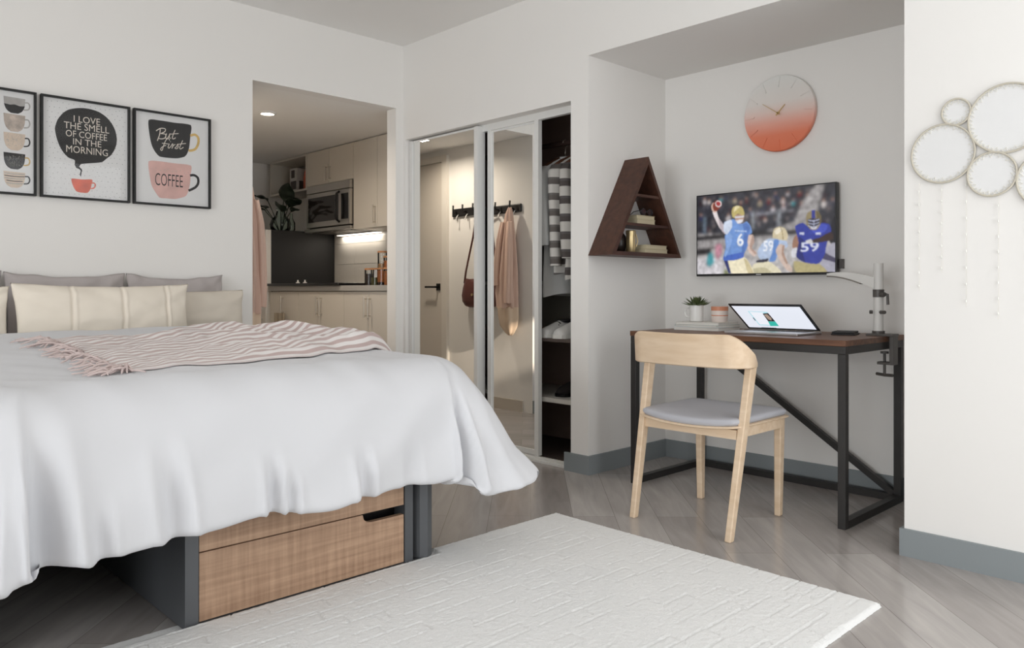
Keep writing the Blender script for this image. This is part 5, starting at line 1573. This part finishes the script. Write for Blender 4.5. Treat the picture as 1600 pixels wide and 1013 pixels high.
SOLE = P('sneaker_sole', (230, 228, 222), .6)
SNK = P('sneaker_white', (222, 220, 216), .6)
SNB = P('sneaker_black', (24, 22, 22), .5)
BOOT = P('boot_dark_suede', (30, 23, 22), .85)
def shoe(name, x, y, z, yaw, shaft, up, so, label, grp, L=.27, W=.095, trim=None):
    r = thing(name, label, 'shoe' if shaft < .1 else 'boot', (x, y, z), grp)
    M_ = Matrix.Translation((x, y, z)) @ Matrix.Rotation(yaw, 4, 'Z')
    def ring(u, zz, w_, h_):
        # cross-section at u along the foot: flat bottom, round top
        return [(u, w_ / 2 * math.cos(a_), zz + max(0, math.sin(a_)) * h_) for a_ in [2 * PI * k / 20 for k in range(20)]]
    S = [(-.5, .55, .05), (-.46, .72, .075), (-.3, .82, .088), (-.1, .84, .090), (.08, .90, .074), (.25, 1.0, .058), (.38, .95, .048), (.46, .72, .040), (.5, .35, .024)]
    c = MB().loft([[(u * L, w_ * W / 2 * math.cos(a_), 0.012 + (h_ if math.sin(a_) > 0 else .012) * math.sin(a_)) for a_ in [2 * PI * k / 24 for k in range(24)]] for u, w_, h_ in S])
    bmesh.ops.transform(c.bm, matrix=M_, verts=c.bm.verts)
    obj('upper', c, up, r, smooth=True, autos=60)
    pts = [(u * L * 1.02, w_ * W / 2 * 1.06) for u, w_, h_ in S]
    pts = pts + [(u, -w_) for u, w_ in pts[::-1]]
    c = MB().prism(pts, 'z', 0, .020)
    bmesh.ops.transform(c.bm, matrix=M_, verts=c.bm.verts)
    obj('sole', c, so, r)
    if shaft > .1:
        c = MB().loft([[(-.27 * L + a1 * L * .22 * math.cos(q) + .01 * math.sin(zz * 20), a1 * W * .52 * math.sin(q), zz) for q in [2 * PI * k / 24 for k in range(24)]] for zz, a1 in ((.05, .95), (.10, .9), (.16, .92), (shaft * .7, 1.08), (shaft, 1.15))])
        bmesh.ops.transform(c.bm, matrix=M_, verts=c.bm.verts)
        obj('shaft', c, up, r, smooth=True, autos=60)
        if trim:
            c = MB().loft([[(-.27 * L + a1 * L * .26 * math.cos(q), a1 * W * .6 * math.sin(q), zz) for q in [2 * PI * k / 24 for k in range(24)]] for zz, a1 in ((shaft - .06, 1.0), (shaft - .03, 1.12), (shaft + .005, 1.05))])
            bmesh.ops.transform(c.bm, matrix=M_, verts=c.bm.verts)
            obj('cuff', c, trim, r, smooth=True, autos=60)
    else:
        c = MB()
        for k in range(5):
            u = (.02 + .05 * k) * L
            c.tube([(u, -.028, .080 - .06 * k / 6), (u, 0, .090 - .07 * k / 6), (u, .028, .080 - .06 * k / 6)], .0032, 6)
        bmesh.ops.transform(c.bm, matrix=M_, verts=c.bm.verts)
        obj('laces', c, SOLE if up is SNB else SNB, r)
        c = MB().tube([tuple(M_ @ Vector((-.27 * L + .2 * L * math.cos(q), .034 * math.sin(q), .092))) for q in [2 * PI * k / 20 for k in range(20)]], .010, 8, closed=True)
        obj('collar', c, SNB, r, smooth=True)
    return r
G_ = 'sneakers on the closet shelf'
shoe('sneaker', 3.37, 3.115, .686, PI, .09, SNK, SOLE, 'white sneaker with black collar beside the mirrored door', G_)
shoe('sneaker', 3.36, 2.995, .686, PI, .09, SNK, SOLE, 'white sneaker with black collar in the middle of the closet shelf', G_)
shoe('sneaker', 3.40, 2.885, .686, PI, .09, SNB, SOLE, 'black sneaker with white sole nearest the closet pier', G_)
shoe('boot', 3.42, 3.02, .350, PI, .29, BOOT, BLACK, 'tall dark suede boot on the white closet shelf, further from the pier', 'tall boots on the white closet shelf', .29, .10)
shoe('boot', 3.44, 2.895, .350, PI, .29, BOOT, BLACK, 'tall dark suede boot on the white closet shelf, nearest the pier', 'tall boots on the white closet shelf', .29, .10)
shoe('boot', 3.46, 2.93, .012, PI, .22, P('boot_brown', (52, 30, 28), .8), SOLE, 'low brown boot with pale cuff on the closet floor', None, .27, .10, P('boot_cuff_fleece', (176, 168, 158), .95))
tag(obj('closet_base_panel', MB().box(3.215, 3.695, 2.76, 4.23, 0.0, .012), CL_BOARD), 'dark base board on the closet floor under the brown boot', 'board')

# ================================================================== hall: rack, bag, cardigan
rk = thing('coat_rack', 'black peg rail on the hall wall with a bag and a cardigan', 'coat rack', (XH, 4.73, 1.58))
obj('rail', MB().box(XH + .0005, XH + .018, 4.375, 5.115, 1.580, 1.648, bev=.008), P('rack_black', (28, 26, 26), .5), rk)
for y in (4.46, 4.63, 4.80, 4.93, 5.05):
    c = MB().tube([(XH + .018, y, 1.612), (XH + .05, y, 1.612), (XH + .058, y, 1.63), (XH + .056, y, 1.672)], [.007, .007, .007, .008], 8)
    obj('peg', c, MATS['rack_black'], rk, smooth=True)
    c = MB().tube([(XH + .018, y - .02, 1.595), (XH + .035, y - .02, 1.575), (XH + .042, y - .02, 1.548), (XH + .05, y - .02, 1.548)], .0045, 8)
    obj('hook', c, WHITE_METAL, rk, smooth=True)
# cardigan: gathered at the peg, falling in long folds
CARD = P('cardigan_blush', (216, 184, 168), .95, bump=.6, bscale=160, spec=.1, sheen=.2)
CARDP = P('cardigan_pale_hem', (228, 204, 180), .95, spec=.1)  # paler tone for the lower end
cg = thing('cardigan', 'blush knitted cardigan hanging from the peg rail in the hall', 'cardigan', (XH + .09, 4.46, .62))
def bundle(prof, n=56, seed=0, folds=7):
    rings = []
    for (z, cx, cy, rx, ry) in prof:
        ring = []
        for k in range(n):
            a_ = 2 * PI * k / n
            f_ = 1 + .16 * math.sin(folds * a_ + seed + 2.5 * nz(z * 2.2, seed)) + .10 * nz(math.cos(a_) * 2, math.sin(a_) * 2 + z * 3, seed)
            ring.append((max(XH + .003, cx + rx * math.cos(a_) * f_), cy + ry * math.sin(a_) * f_, z + .008 * nz(a_ * 2, z, seed)))
        rings.append(ring)
    return MB().loft(rings)
X0 = XH + .065
obj('body', bundle([(1.615, X0 - .005, 4.455, .014, .014), (1.57, X0, 4.455, .026, .030), (1.48, X0 + .003, 4.46, .036, .048), (1.36, X0 + .004, 4.465, .045, .066), (1.22, X0 + .006, 4.468, .052, .082), (1.08, X0 + .008, 4.47, .058, .092), (.94, X0 + .008, 4.472, .060, .098), (.82, X0 + .006, 4.470, .058, .098)], seed=2), CARD, cg, smooth=True, autos=80)
obj('hem', bundle([(.83, X0 + .006, 4.470, .055, .094), (.76, X0 + .004, 4.468, .054, .092), (.68, X0 + .002, 4.465, .044, .078), (.625, X0, 4.452, .024, .040), (.605, X0, 4.448, .010, .014)], seed=5, folds=5), CARDP, cg, smooth=True, autos=80)
obj('sleeve', bundle([(1.50, X0 + .030, 4.425, .018, .022), (1.36, X0 + .048, 4.410, .024, .030), (1.20, X0 + .056, 4.405, .026, .032), (1.04, X0 + .060, 4.405, .027, .032), (.90, X0 + .060, 4.408, .028, .034), (.86, X0 + .060, 4.408, .026, .032)], seed=9, folds=4), CARD, cg, smooth=True, autos=80)
obj('sleeve', bundle([(1.50, X0 + .028, 4.500, .018, .020), (1.36, X0 + .044, 4.520, .023, .026), (1.20, X0 + .050, 4.535, .025, .028), (1.06, X0 + .050, 4.545, .026, .028), (1.00, X0 + .050, 4.545, .025, .027)], seed=12, folds=4), CARD, cg, smooth=True, autos=80)
# leather bag
LEA = P('bag_brown_leather', (96, 56, 50), .42, bump=.25, bscale=220)
bg = thing('leather_bag', 'brown leather shoulder bag hanging from the peg rail in the hall', 'bag', (XH + .06, 4.75, .82))
rings = []
for (z, hw, d_) in ((.822, .090, .022), (.835, .135, .040), (.87, .168, .050), (.92, .178, .050), (.98, .165, .042), (1.03, .145, .030), (1.05, .135, .018)):
    rings.append([(XH + .056 + d_ * math.sin(2 * PI * k / 40) * (1 + .08 * nz(k * .4, z * 9)), 4.75 + hw * math.copysign(abs(math.cos(2 * PI * k / 40)) ** .75, math.cos(2 * PI * k / 40)), z + .02 * (abs(math.cos(2 * PI * k / 40)) - .5) * smst(.95, 1.05, z)) for k in range(40)])
obj('bag_body', MB().loft(rings), LEA, bg, smooth=True, autos=60)
c = MB().tube([(XH + .056, 4.905, 1.02), (XH + .06, 4.880, 1.12), (XH + .06, 4.790, 1.40), (XH + .055, 4.755, 1.60), (XH + .054, 4.685, 1.622), (XH + .055, 4.668, 1.60), (XH + .062, 4.650, 1.40), (XH + .062, 4.610, 1.12), (XH + .056, 4.598, 1.02)], .008, 8)
obj('strap', c, LEA, bg, smooth=True)
obj('flap_button', MB().cyl((XH + .100, 4.75, .925), (XH + .112, 4.75, .925), .011, n=16), BRASS, bg)

# ================================================================== kitchen
KX = XB
KF, KU = KX + .003, 3.45          # base and wall cabinet fronts
TOEK = P('toe_kick', (120, 114, 106), .7)
def bar_handle(mb, x, y, z0, z1, hor=False):
    mb.tube([(x - .028, y, z0), (x - .028, y, z1)], .005, 8)
    for z in (z0 + .015, z1 - .015):
        mb.cyl((x, y, z), (x - .028, y, z), .0038, n=8)
def base_cab(y0, y1, label, doors):
    r = thing('base_cabinet', label, 'cabinet', ((KF + 3.74) / 2, (y0 + y1) / 2, 0), 'kitchen base cabinets')
    c = MB().box(KF + .021, 3.735, y0 + .001, y1 - .001, .10, .955)
    obj('cabinet_body', c, CABINET, r)
    obj('toe_kick', MB().box(KF + .07, 3.735, y0 + .001, y1 - .001, 0, .10), TOEK, r)
    for (a_, b_2, hy) in doors:
        d = obj('door', MB().box(KF, KF + .02, a_ + .0015, b_2 - .0015, .105, .950, bev=.0012), CABINET, r)
        h = MB(); bar_handle(h, KF, hy, .765, .915)
        obj('handle', h, NICKEL, d, smooth=True, autos=60)
base_cab(YA + .104, 5.008, 'kitchen base cabinet nearest the room under the glass jars', [(YA + .104, 4.675, 4.652), (4.675, 5.008, 4.700)])
base_cab(5.008, 5.68, 'double-door kitchen base cabinet in the middle of the run, under the cooktop edge', [(5.008, 5.342, 5.319), (5.342, 5.68, 5.366)])
base_cab(5.68, 6.165, 'single-door kitchen base cabinet with a towel over it, next to the refrigerator', [(5.68, 6.165, 5.93)])
ct = MB().box(KX - .012, 3.738, YA + .104, 6.172, .9555, .996, bev=.003)
tag(obj('countertop', ct, P('counter_grey', (176, 172, 166), .4)), 'grey kitchen countertop running towards the refrigerator', 'countertop')
BSP = P('backsplash_white', (218, 212, 203), .25)
c = MB()
for z0, z1 in ((.997, 1.19), (1.193, 1.37), (1.373, 1.435)):
    c.box(3.728, 3.7395, YA + .104, 5.86, z0, z1)
    c.box(3.728, 3.7395, 5.863, 6.19, z0, z1)
tag(obj('backsplash', c, BSP), 'white panelled backsplash behind the kitchen counter', 'backsplash')
# cooktop
ck2 = thing('cooktop', 'black glass cooktop set on the counter beside the refrigerator', 'cooktop', (3.40, 5.60, .996))
obj('glass_top', MB().box(KX - .035, 3.66, 5.03, 6.165, .9965, 1.018, bev=.008, seg=3), BLACK, ck2)
KN = P('knob_white', (230, 228, 224), .4)
for y in (5.70, 5.815):
    c = MB().lathe([(.016, 1.0185), (.016, 1.026), (.007, 1.028), (.006, 1.044), (.001, 1.045)], 3.16, y, 16)
    obj('knob', c, KN, ck2, smooth=True, autos=50)
# towel on the cabinet door
tw = MB()
rows2 = []
for j in range(20):
    z = .775 - j * .022
    rows2.append([(KF - .036 - .006 * math.sin(k * .9 + j * .15) - .004 * nz(k * .3, j * .2), 5.845 + k * .0105 + .004 * nz(j * .2, 3), z) for k in range(17)])
tw.grid(rows2)
tw.grid([[(x + .006, y, z) for x, y, z in r_] for r_ in rows2])
tag(obj('dish_towel', tw, P('towel_taupe', (168, 154, 134), .95), None, smooth=True), 'taupe dish towel hanging on the cabinet next to the refrigerator', 'towel')
# refrigerator
fg = thing('refrigerator', 'apartment refrigerator with black side and pale door at the end of the counter', 'refrigerator', (3.42, 6.55, 0))
obj('fridge_body', MB().box(3.125, 3.735, 6.20, 6.90, 0.02, 1.480, bev=.004), P('fridge_black', (22, 20, 20), .55), fg)
fd = obj('fridge_door', MB().box(3.070, 3.122, 6.20, 6.90, .06, 1.478, bev=.006), P('fridge_door_white', (222, 216, 208), .4), fg)
h = MB(); bar_handle(h, 3.070, 6.26, .70, 1.15)
obj('handle', h, NICKEL, fd, smooth=True, autos=60)
# plant in a glass vase on the refrigerator
vs = thing('glass_vase', 'green glass vase of dark leaves standing on the refrigerator', 'vase', (3.30, 6.38, 1.481))
VG = clear('vase_green_glass', (.84, .93, .88), refl=1.2)
obj('vase_body', MB().lathe([(.001, 1.482), (.060, 1.482), (.085, 1.50), (.095, 1.54), (.080, 1.585), (.045, 1.62), (.034, 1.66), (.040, 1.69)], 3.30, 6.38, 32, cap=False), VG, vs, smooth=True)
tag(obj('glass_bottle', MB().lathe([(.001, 1.4815), (.030, 1.4815), (.034, 1.49), (.034, 1.55), (.014, 1.59), (.012, 1.63), (.015, 1.635)], 3.33, 6.245, 24, cap=False), VG, None, smooth=True), 'small green glass bottle beside the vase on the refrigerator', 'bottle')
pl = thing('leaf_bouquet', 'large dark green leaves in the glass vase on the refrigerator', 'plant', (3.30, 6.38, 1.49))
LEAF = P('leaf_dark_green', (34, 44, 32), .4, vary=.2, vscale=20)
rnd = random.Random(21)
for (dx_, dy_, tz, L, W) in ((-.10, .26, 1.74, .26, .24), (-.14, .12, 1.80, .20, .17), (.02, -.05, 1.80, .18, .15), (.02, -.20, 1.74, .22, .12), (-.02, -.34, 1.69, .20, .07), (-.20, .06, 1.70, .17, .14), (.12, .05, 1.78, .2, .14), (-.06, -.12, 1.70, .18, .12)):
    b0 = Vector((3.30 + dx_ * .08, 6.38 + dy_ * .08, 1.49)); b1 = Vector((3.30 + dx_ * .6, 6.38 + dy_ * .6, tz - .05)); 
    st = MB().tube([b0, b0.lerp(b1, .5) + Vector((0, 0, .02)), b1], .0035, 6)
    obj('stem', st, LEAF, pl, smooth=True)
    d_ = Vector((dx_, dy_, .10)).normalized()
    sd = d_.cross(Vector((.3, -.4, 1))).normalized()
    up = sd.cross(d_)
    g = []
    for i in range(13):
        u = i / 12
        w_ = W * math.sin(PI * u ** .75) ** .9 / 1.0 * .5 + .001
        row = []
        for k in range(7):
            q = (k - 3) / 3
            row.append(b1 + d_ * (u * L) + sd * (q * w_) + up * (abs(q) * w_ * .25 - u * u * .07 + .006 * math.sin(u * 14 + q)))
        g.append(row)
    lf = MB(); lf.grid(g)
    lo_ = obj('leaf', lf, LEAF, pl, smooth=True)
    sl = lo_.modifiers.new('thickness', 'SOLIDIFY'); sl.thickness = .002
# wall cabinets
def wall_cab(y0, y1, z0, z1, label, doors):
    r = thing('wall_cabinet', label, 'cabinet', ((KU + 3.738) / 2, (y0 + y1) / 2, z0), 'kitchen wall cabinets')
    obj('cabinet_body', MB().box(KU + .021, 3.738, y0 + .001, y1 - .001, z0, z1), CABINET, r)
    for (a_, b_2, hy, hz0, hz1) in doors:
        d = obj('door', MB().box(KU, KU + .02, a_ + .0015, b_2 - .0015, z0 + .001, z1 - .003, bev=.0012), CABINET, r)
        if hy:
            h = MB(); bar_handle(h, KU, hy, hz0, hz1)
            obj('handle', h, NICKEL, d, smooth=True, autos=60)
wall_cab(5.44, 6.19, 1.868, 2.165, 'kitchen wall cabinet above the microwave', [(5.44, 5.815, 5.790, 1.89, 2.02), (5.815, 6.19, 5.845, 1.89, 2.02)])
wall_cab(YA + .104, 5.44, 1.455, 2.165, 'tall kitchen wall cabinet nearest the room, over the lit backsplash', [(5.10, 5.44, 5.125, 1.48, 1.63), (YA + .104, 5.10, None, 0, 0)])
ow = thing('open_shelf_cabinet', 'open kitchen shelf box above the refrigerator', 'shelf', (3.6, 6.53, 1.84))
OPW = P('open_shelf_white', (214, 208, 198), .5)
c = MB()
c.box(KU, 3.738, 6.193, 6.212, 1.845, 2.165)
c.box(KU, 3.738, 6.860, 6.880, 1.845, 2.165)
c.box(KU, 3.738, 6.212, 6.860, 1.845, 1.863)
c.box(KU, 3.738, 6.212, 6.860, 2.147, 2.165)
obj('carcass', c, OPW, ow)
obj('back_panel', MB().box(3.72, 3.738, 6.212, 6.860, 1.863, 2.147), P('open_shelf_grey', (120, 118, 112), .6), ow)
# pantry packs on the open shelf
bx = thing('carton', 'white printed carton standing in the open kitchen shelf', 'box', (3.54, 6.52, 1.8635))
obj('carton_body', MB().box(3.50, 3.585, 6.455, 6.585, 1.8635, 2.075), P('carton_white', (196, 192, 188), .6), bx)
obj('printed_panel', MB().box(3.498, 3.4995, 6.47, 6.57, 1.885, 1.96).box(3.498, 3.4995, 6.50, 6.56, 1.99, 2.06), P('carton_print', (70, 62, 60), .6), bx)
obj('side_panel', MB().box(3.52, 3.57, 6.4530, 6.4545, 1.88, 1.96), MATS['carton_print'], bx)
bgp = MB().loft([[(3.545 + w_ * math.cos(2 * PI * k / 28), 6.315 + d_ * math.sin(2 * PI * k / 28), z) for k in range(28)] for z, w_, d_ in ((1.8635, .035, .06), (1.88, .045, .07), (1.97, .045, .075), (2.03, .03, .07), (2.065, .006, .068), (2.08, .004, .068))])
tag(obj('snack_bag', bgp, P('bag_orange', (214, 92, 52), .4, vary=.35, vscale=14), None, smooth=True), 'orange foil bag standing in the open kitchen shelf', 'bag')
# microwave
mw = thing('microwave', 'stainless over-the-range microwave under the wall cabinets', 'microwave', (3.59, 5.79, 1.49))
MY0, MY1 = 5.448, 6.14
MX = KU - .03
obj('microwave_body', MB().box(MX + .03, 3.735, MY0, MY1, 1.492, 1.862), DARK_METAL, mw)
obj('top_panel', MB().box(MX, MX + .03, MY0, MY1, 1.795, 1.860, bev=.002), STEEL, mw)
dd = obj('door', MB().box(MX, MX + .03, MY0, MY1, 1.500, 1.790, bev=.003), STEEL, mw)
obj('window', MB().box(MX - .002, MX, 5.62, 6.11, 1.545, 1.755), P('microwave_glass', (40, 36, 34), .08), dd)
obj('control_panel', MB().box(MX - .002, MX, MY0 + .022, 5.575, 1.545, 1.755), BLACK, mw)
c = MB().tube([(MX, 5.605, 1.775), (MX - .03, 5.60, 1.755), (MX - .042, 5.60, 1.70), (MX - .042, 5.60, 1.60), (MX - .03, 5.60, 1.545), (MX, 5.605, 1.525)], .010, 10)
obj('handle', c, BLACK, dd, smooth=True)
hd = thing('range_hood', 'slim steel extractor under the microwave', 'hood', (3.58, 5.79, 1.45))
obj('hood_body', MB().box(MX + .005, 3.735, 5.45, 6.185, 1.462, 1.490, bev=.003), STEEL, hd)
obj('filter', MB().box(MX + .05, 3.70, 5.50, 5.78, 1.458, 1.462).box(MX + .05, 3.70, 5.83, 6.13, 1.458, 1.462), P('hood_filter', (112, 106, 100), .5, .5), hd)
# strip light under the extractor, washing the backsplash
us = thing('hood_light', 'glowing strip light under the extractor, washing the backsplash', 'light', (3.69, 5.75, 1.445))
obj('strip_housing', MB().box(3.665, 3.72, 5.42, 6.06, 1.447, 1.4575), WHITE_METAL, us)
obj('strip_diffuser', MB().box(3.668, 3.717, 5.43, 6.05, 1.443, 1.4468), EM('strip_glow', (255, 244, 228), 4), us)
ul = lamp('hood_lamp', 'AREA', (3.69, 5.74, 1.441), 1.1, (1, .93, .82), .045, .62, rot=(0, 0, 0))
# recessed ceiling light of the hall
LX, LY = 2.476, 4.975
rl = thing('recessed_ceiling_light', 'glowing round recessed light in the hall ceiling', 'ceiling light', (LX, LY, ZK - .012))
obj('trim_ring', MB().lathe([(.043, ZK - .0005), (.062, ZK - .0005), (.060, ZK - .010), (.045, ZK - .012)], LX, LY, 40, cap=False), WHITE_METAL, rl, smooth=True, autos=40)
obj('diffuser', MB().cyl((LX, LY, ZK - .001), (LX, LY, ZK - .008), .0445, n=32), EM('lamp_glow', (255, 240, 218), 9), rl)
dl = lamp('hall_lamp', 'AREA', (LX, LY, ZK - .014), 9, (1, .89, .75), .085, direction=(0, 0, -1), spread=math.radians(160))
# glass jars
JG = clear('jar_glass', (.96, .96, .95), refl=1.4)
CORK = P('jar_bamboo_lid', (186, 132, 88), .6)
def jar(y, x, z, r, h_, lab, layers):
    t = thing('glass_jar', lab, 'jar', (x, y, z), 'pantry jars on the kitchen counter')
    obj('jar_body', MB().lathe([(r, z + .0008), (r, z + h_)], x, y, 28), JG, t, smooth=True, autos=40)
    obj('lid', MB().lathe([(r * 1.05, z + h_ + .0004), (r * 1.05, z + h_ + .012), (r * .98, z + h_ + .013)], x, y, 28), CORK, t, smooth=True, autos=40)
    zz_ = z + .003
    for (hh, m) in layers:
        obj('filling', MB().lathe([(r * .93, zz_), (r * .93, zz_ + hh)], x, y, 24), m, t, smooth=True, autos=40)
        zz_ += hh + .0005
BEAN = P('fill_dark_beans', (58, 38, 26), .7, vary=.4, vscale=120)
PEA = P('fill_green_peas', (94, 92, 40), .7, vary=.3, vscale=120)
PASTA = P('fill_orange_pasta', (196, 122, 66), .7, vary=.25, vscale=80)
CER_ = P('fill_cereal', (206, 166, 120), .8, vary=.2, vscale=80)
zc_ = .9965
jar(4.905, 3.25, zc_, .036, .115, 'squat jar of dark beans, left end of the jar group', [(.085, BEAN)])
jar(4.825, 3.25, zc_, .036, .115, 'squat jar of green peas with empty headroom', [(.055, PEA)])
jar(4.74, 3.25, zc_, .038, .115, 'squat jar of orange pasta over dark beans', [(.02, BEAN), (.085, PASTA)])
jar(4.655, 3.25, zc_, .038, .115, 'squat jar of orange pasta nearest the opening jamb', [(.10, PASTA)])
jar(4.875, 3.345, zc_, .036, .245, 'tallest bamboo-lidded jar at the back of the jar group', [(.16, CER_)])
jar(4.785, 3.335, zc_, .036, .205, 'tall jar of pasta in front of the tallest one', [(.18, PASTA)])
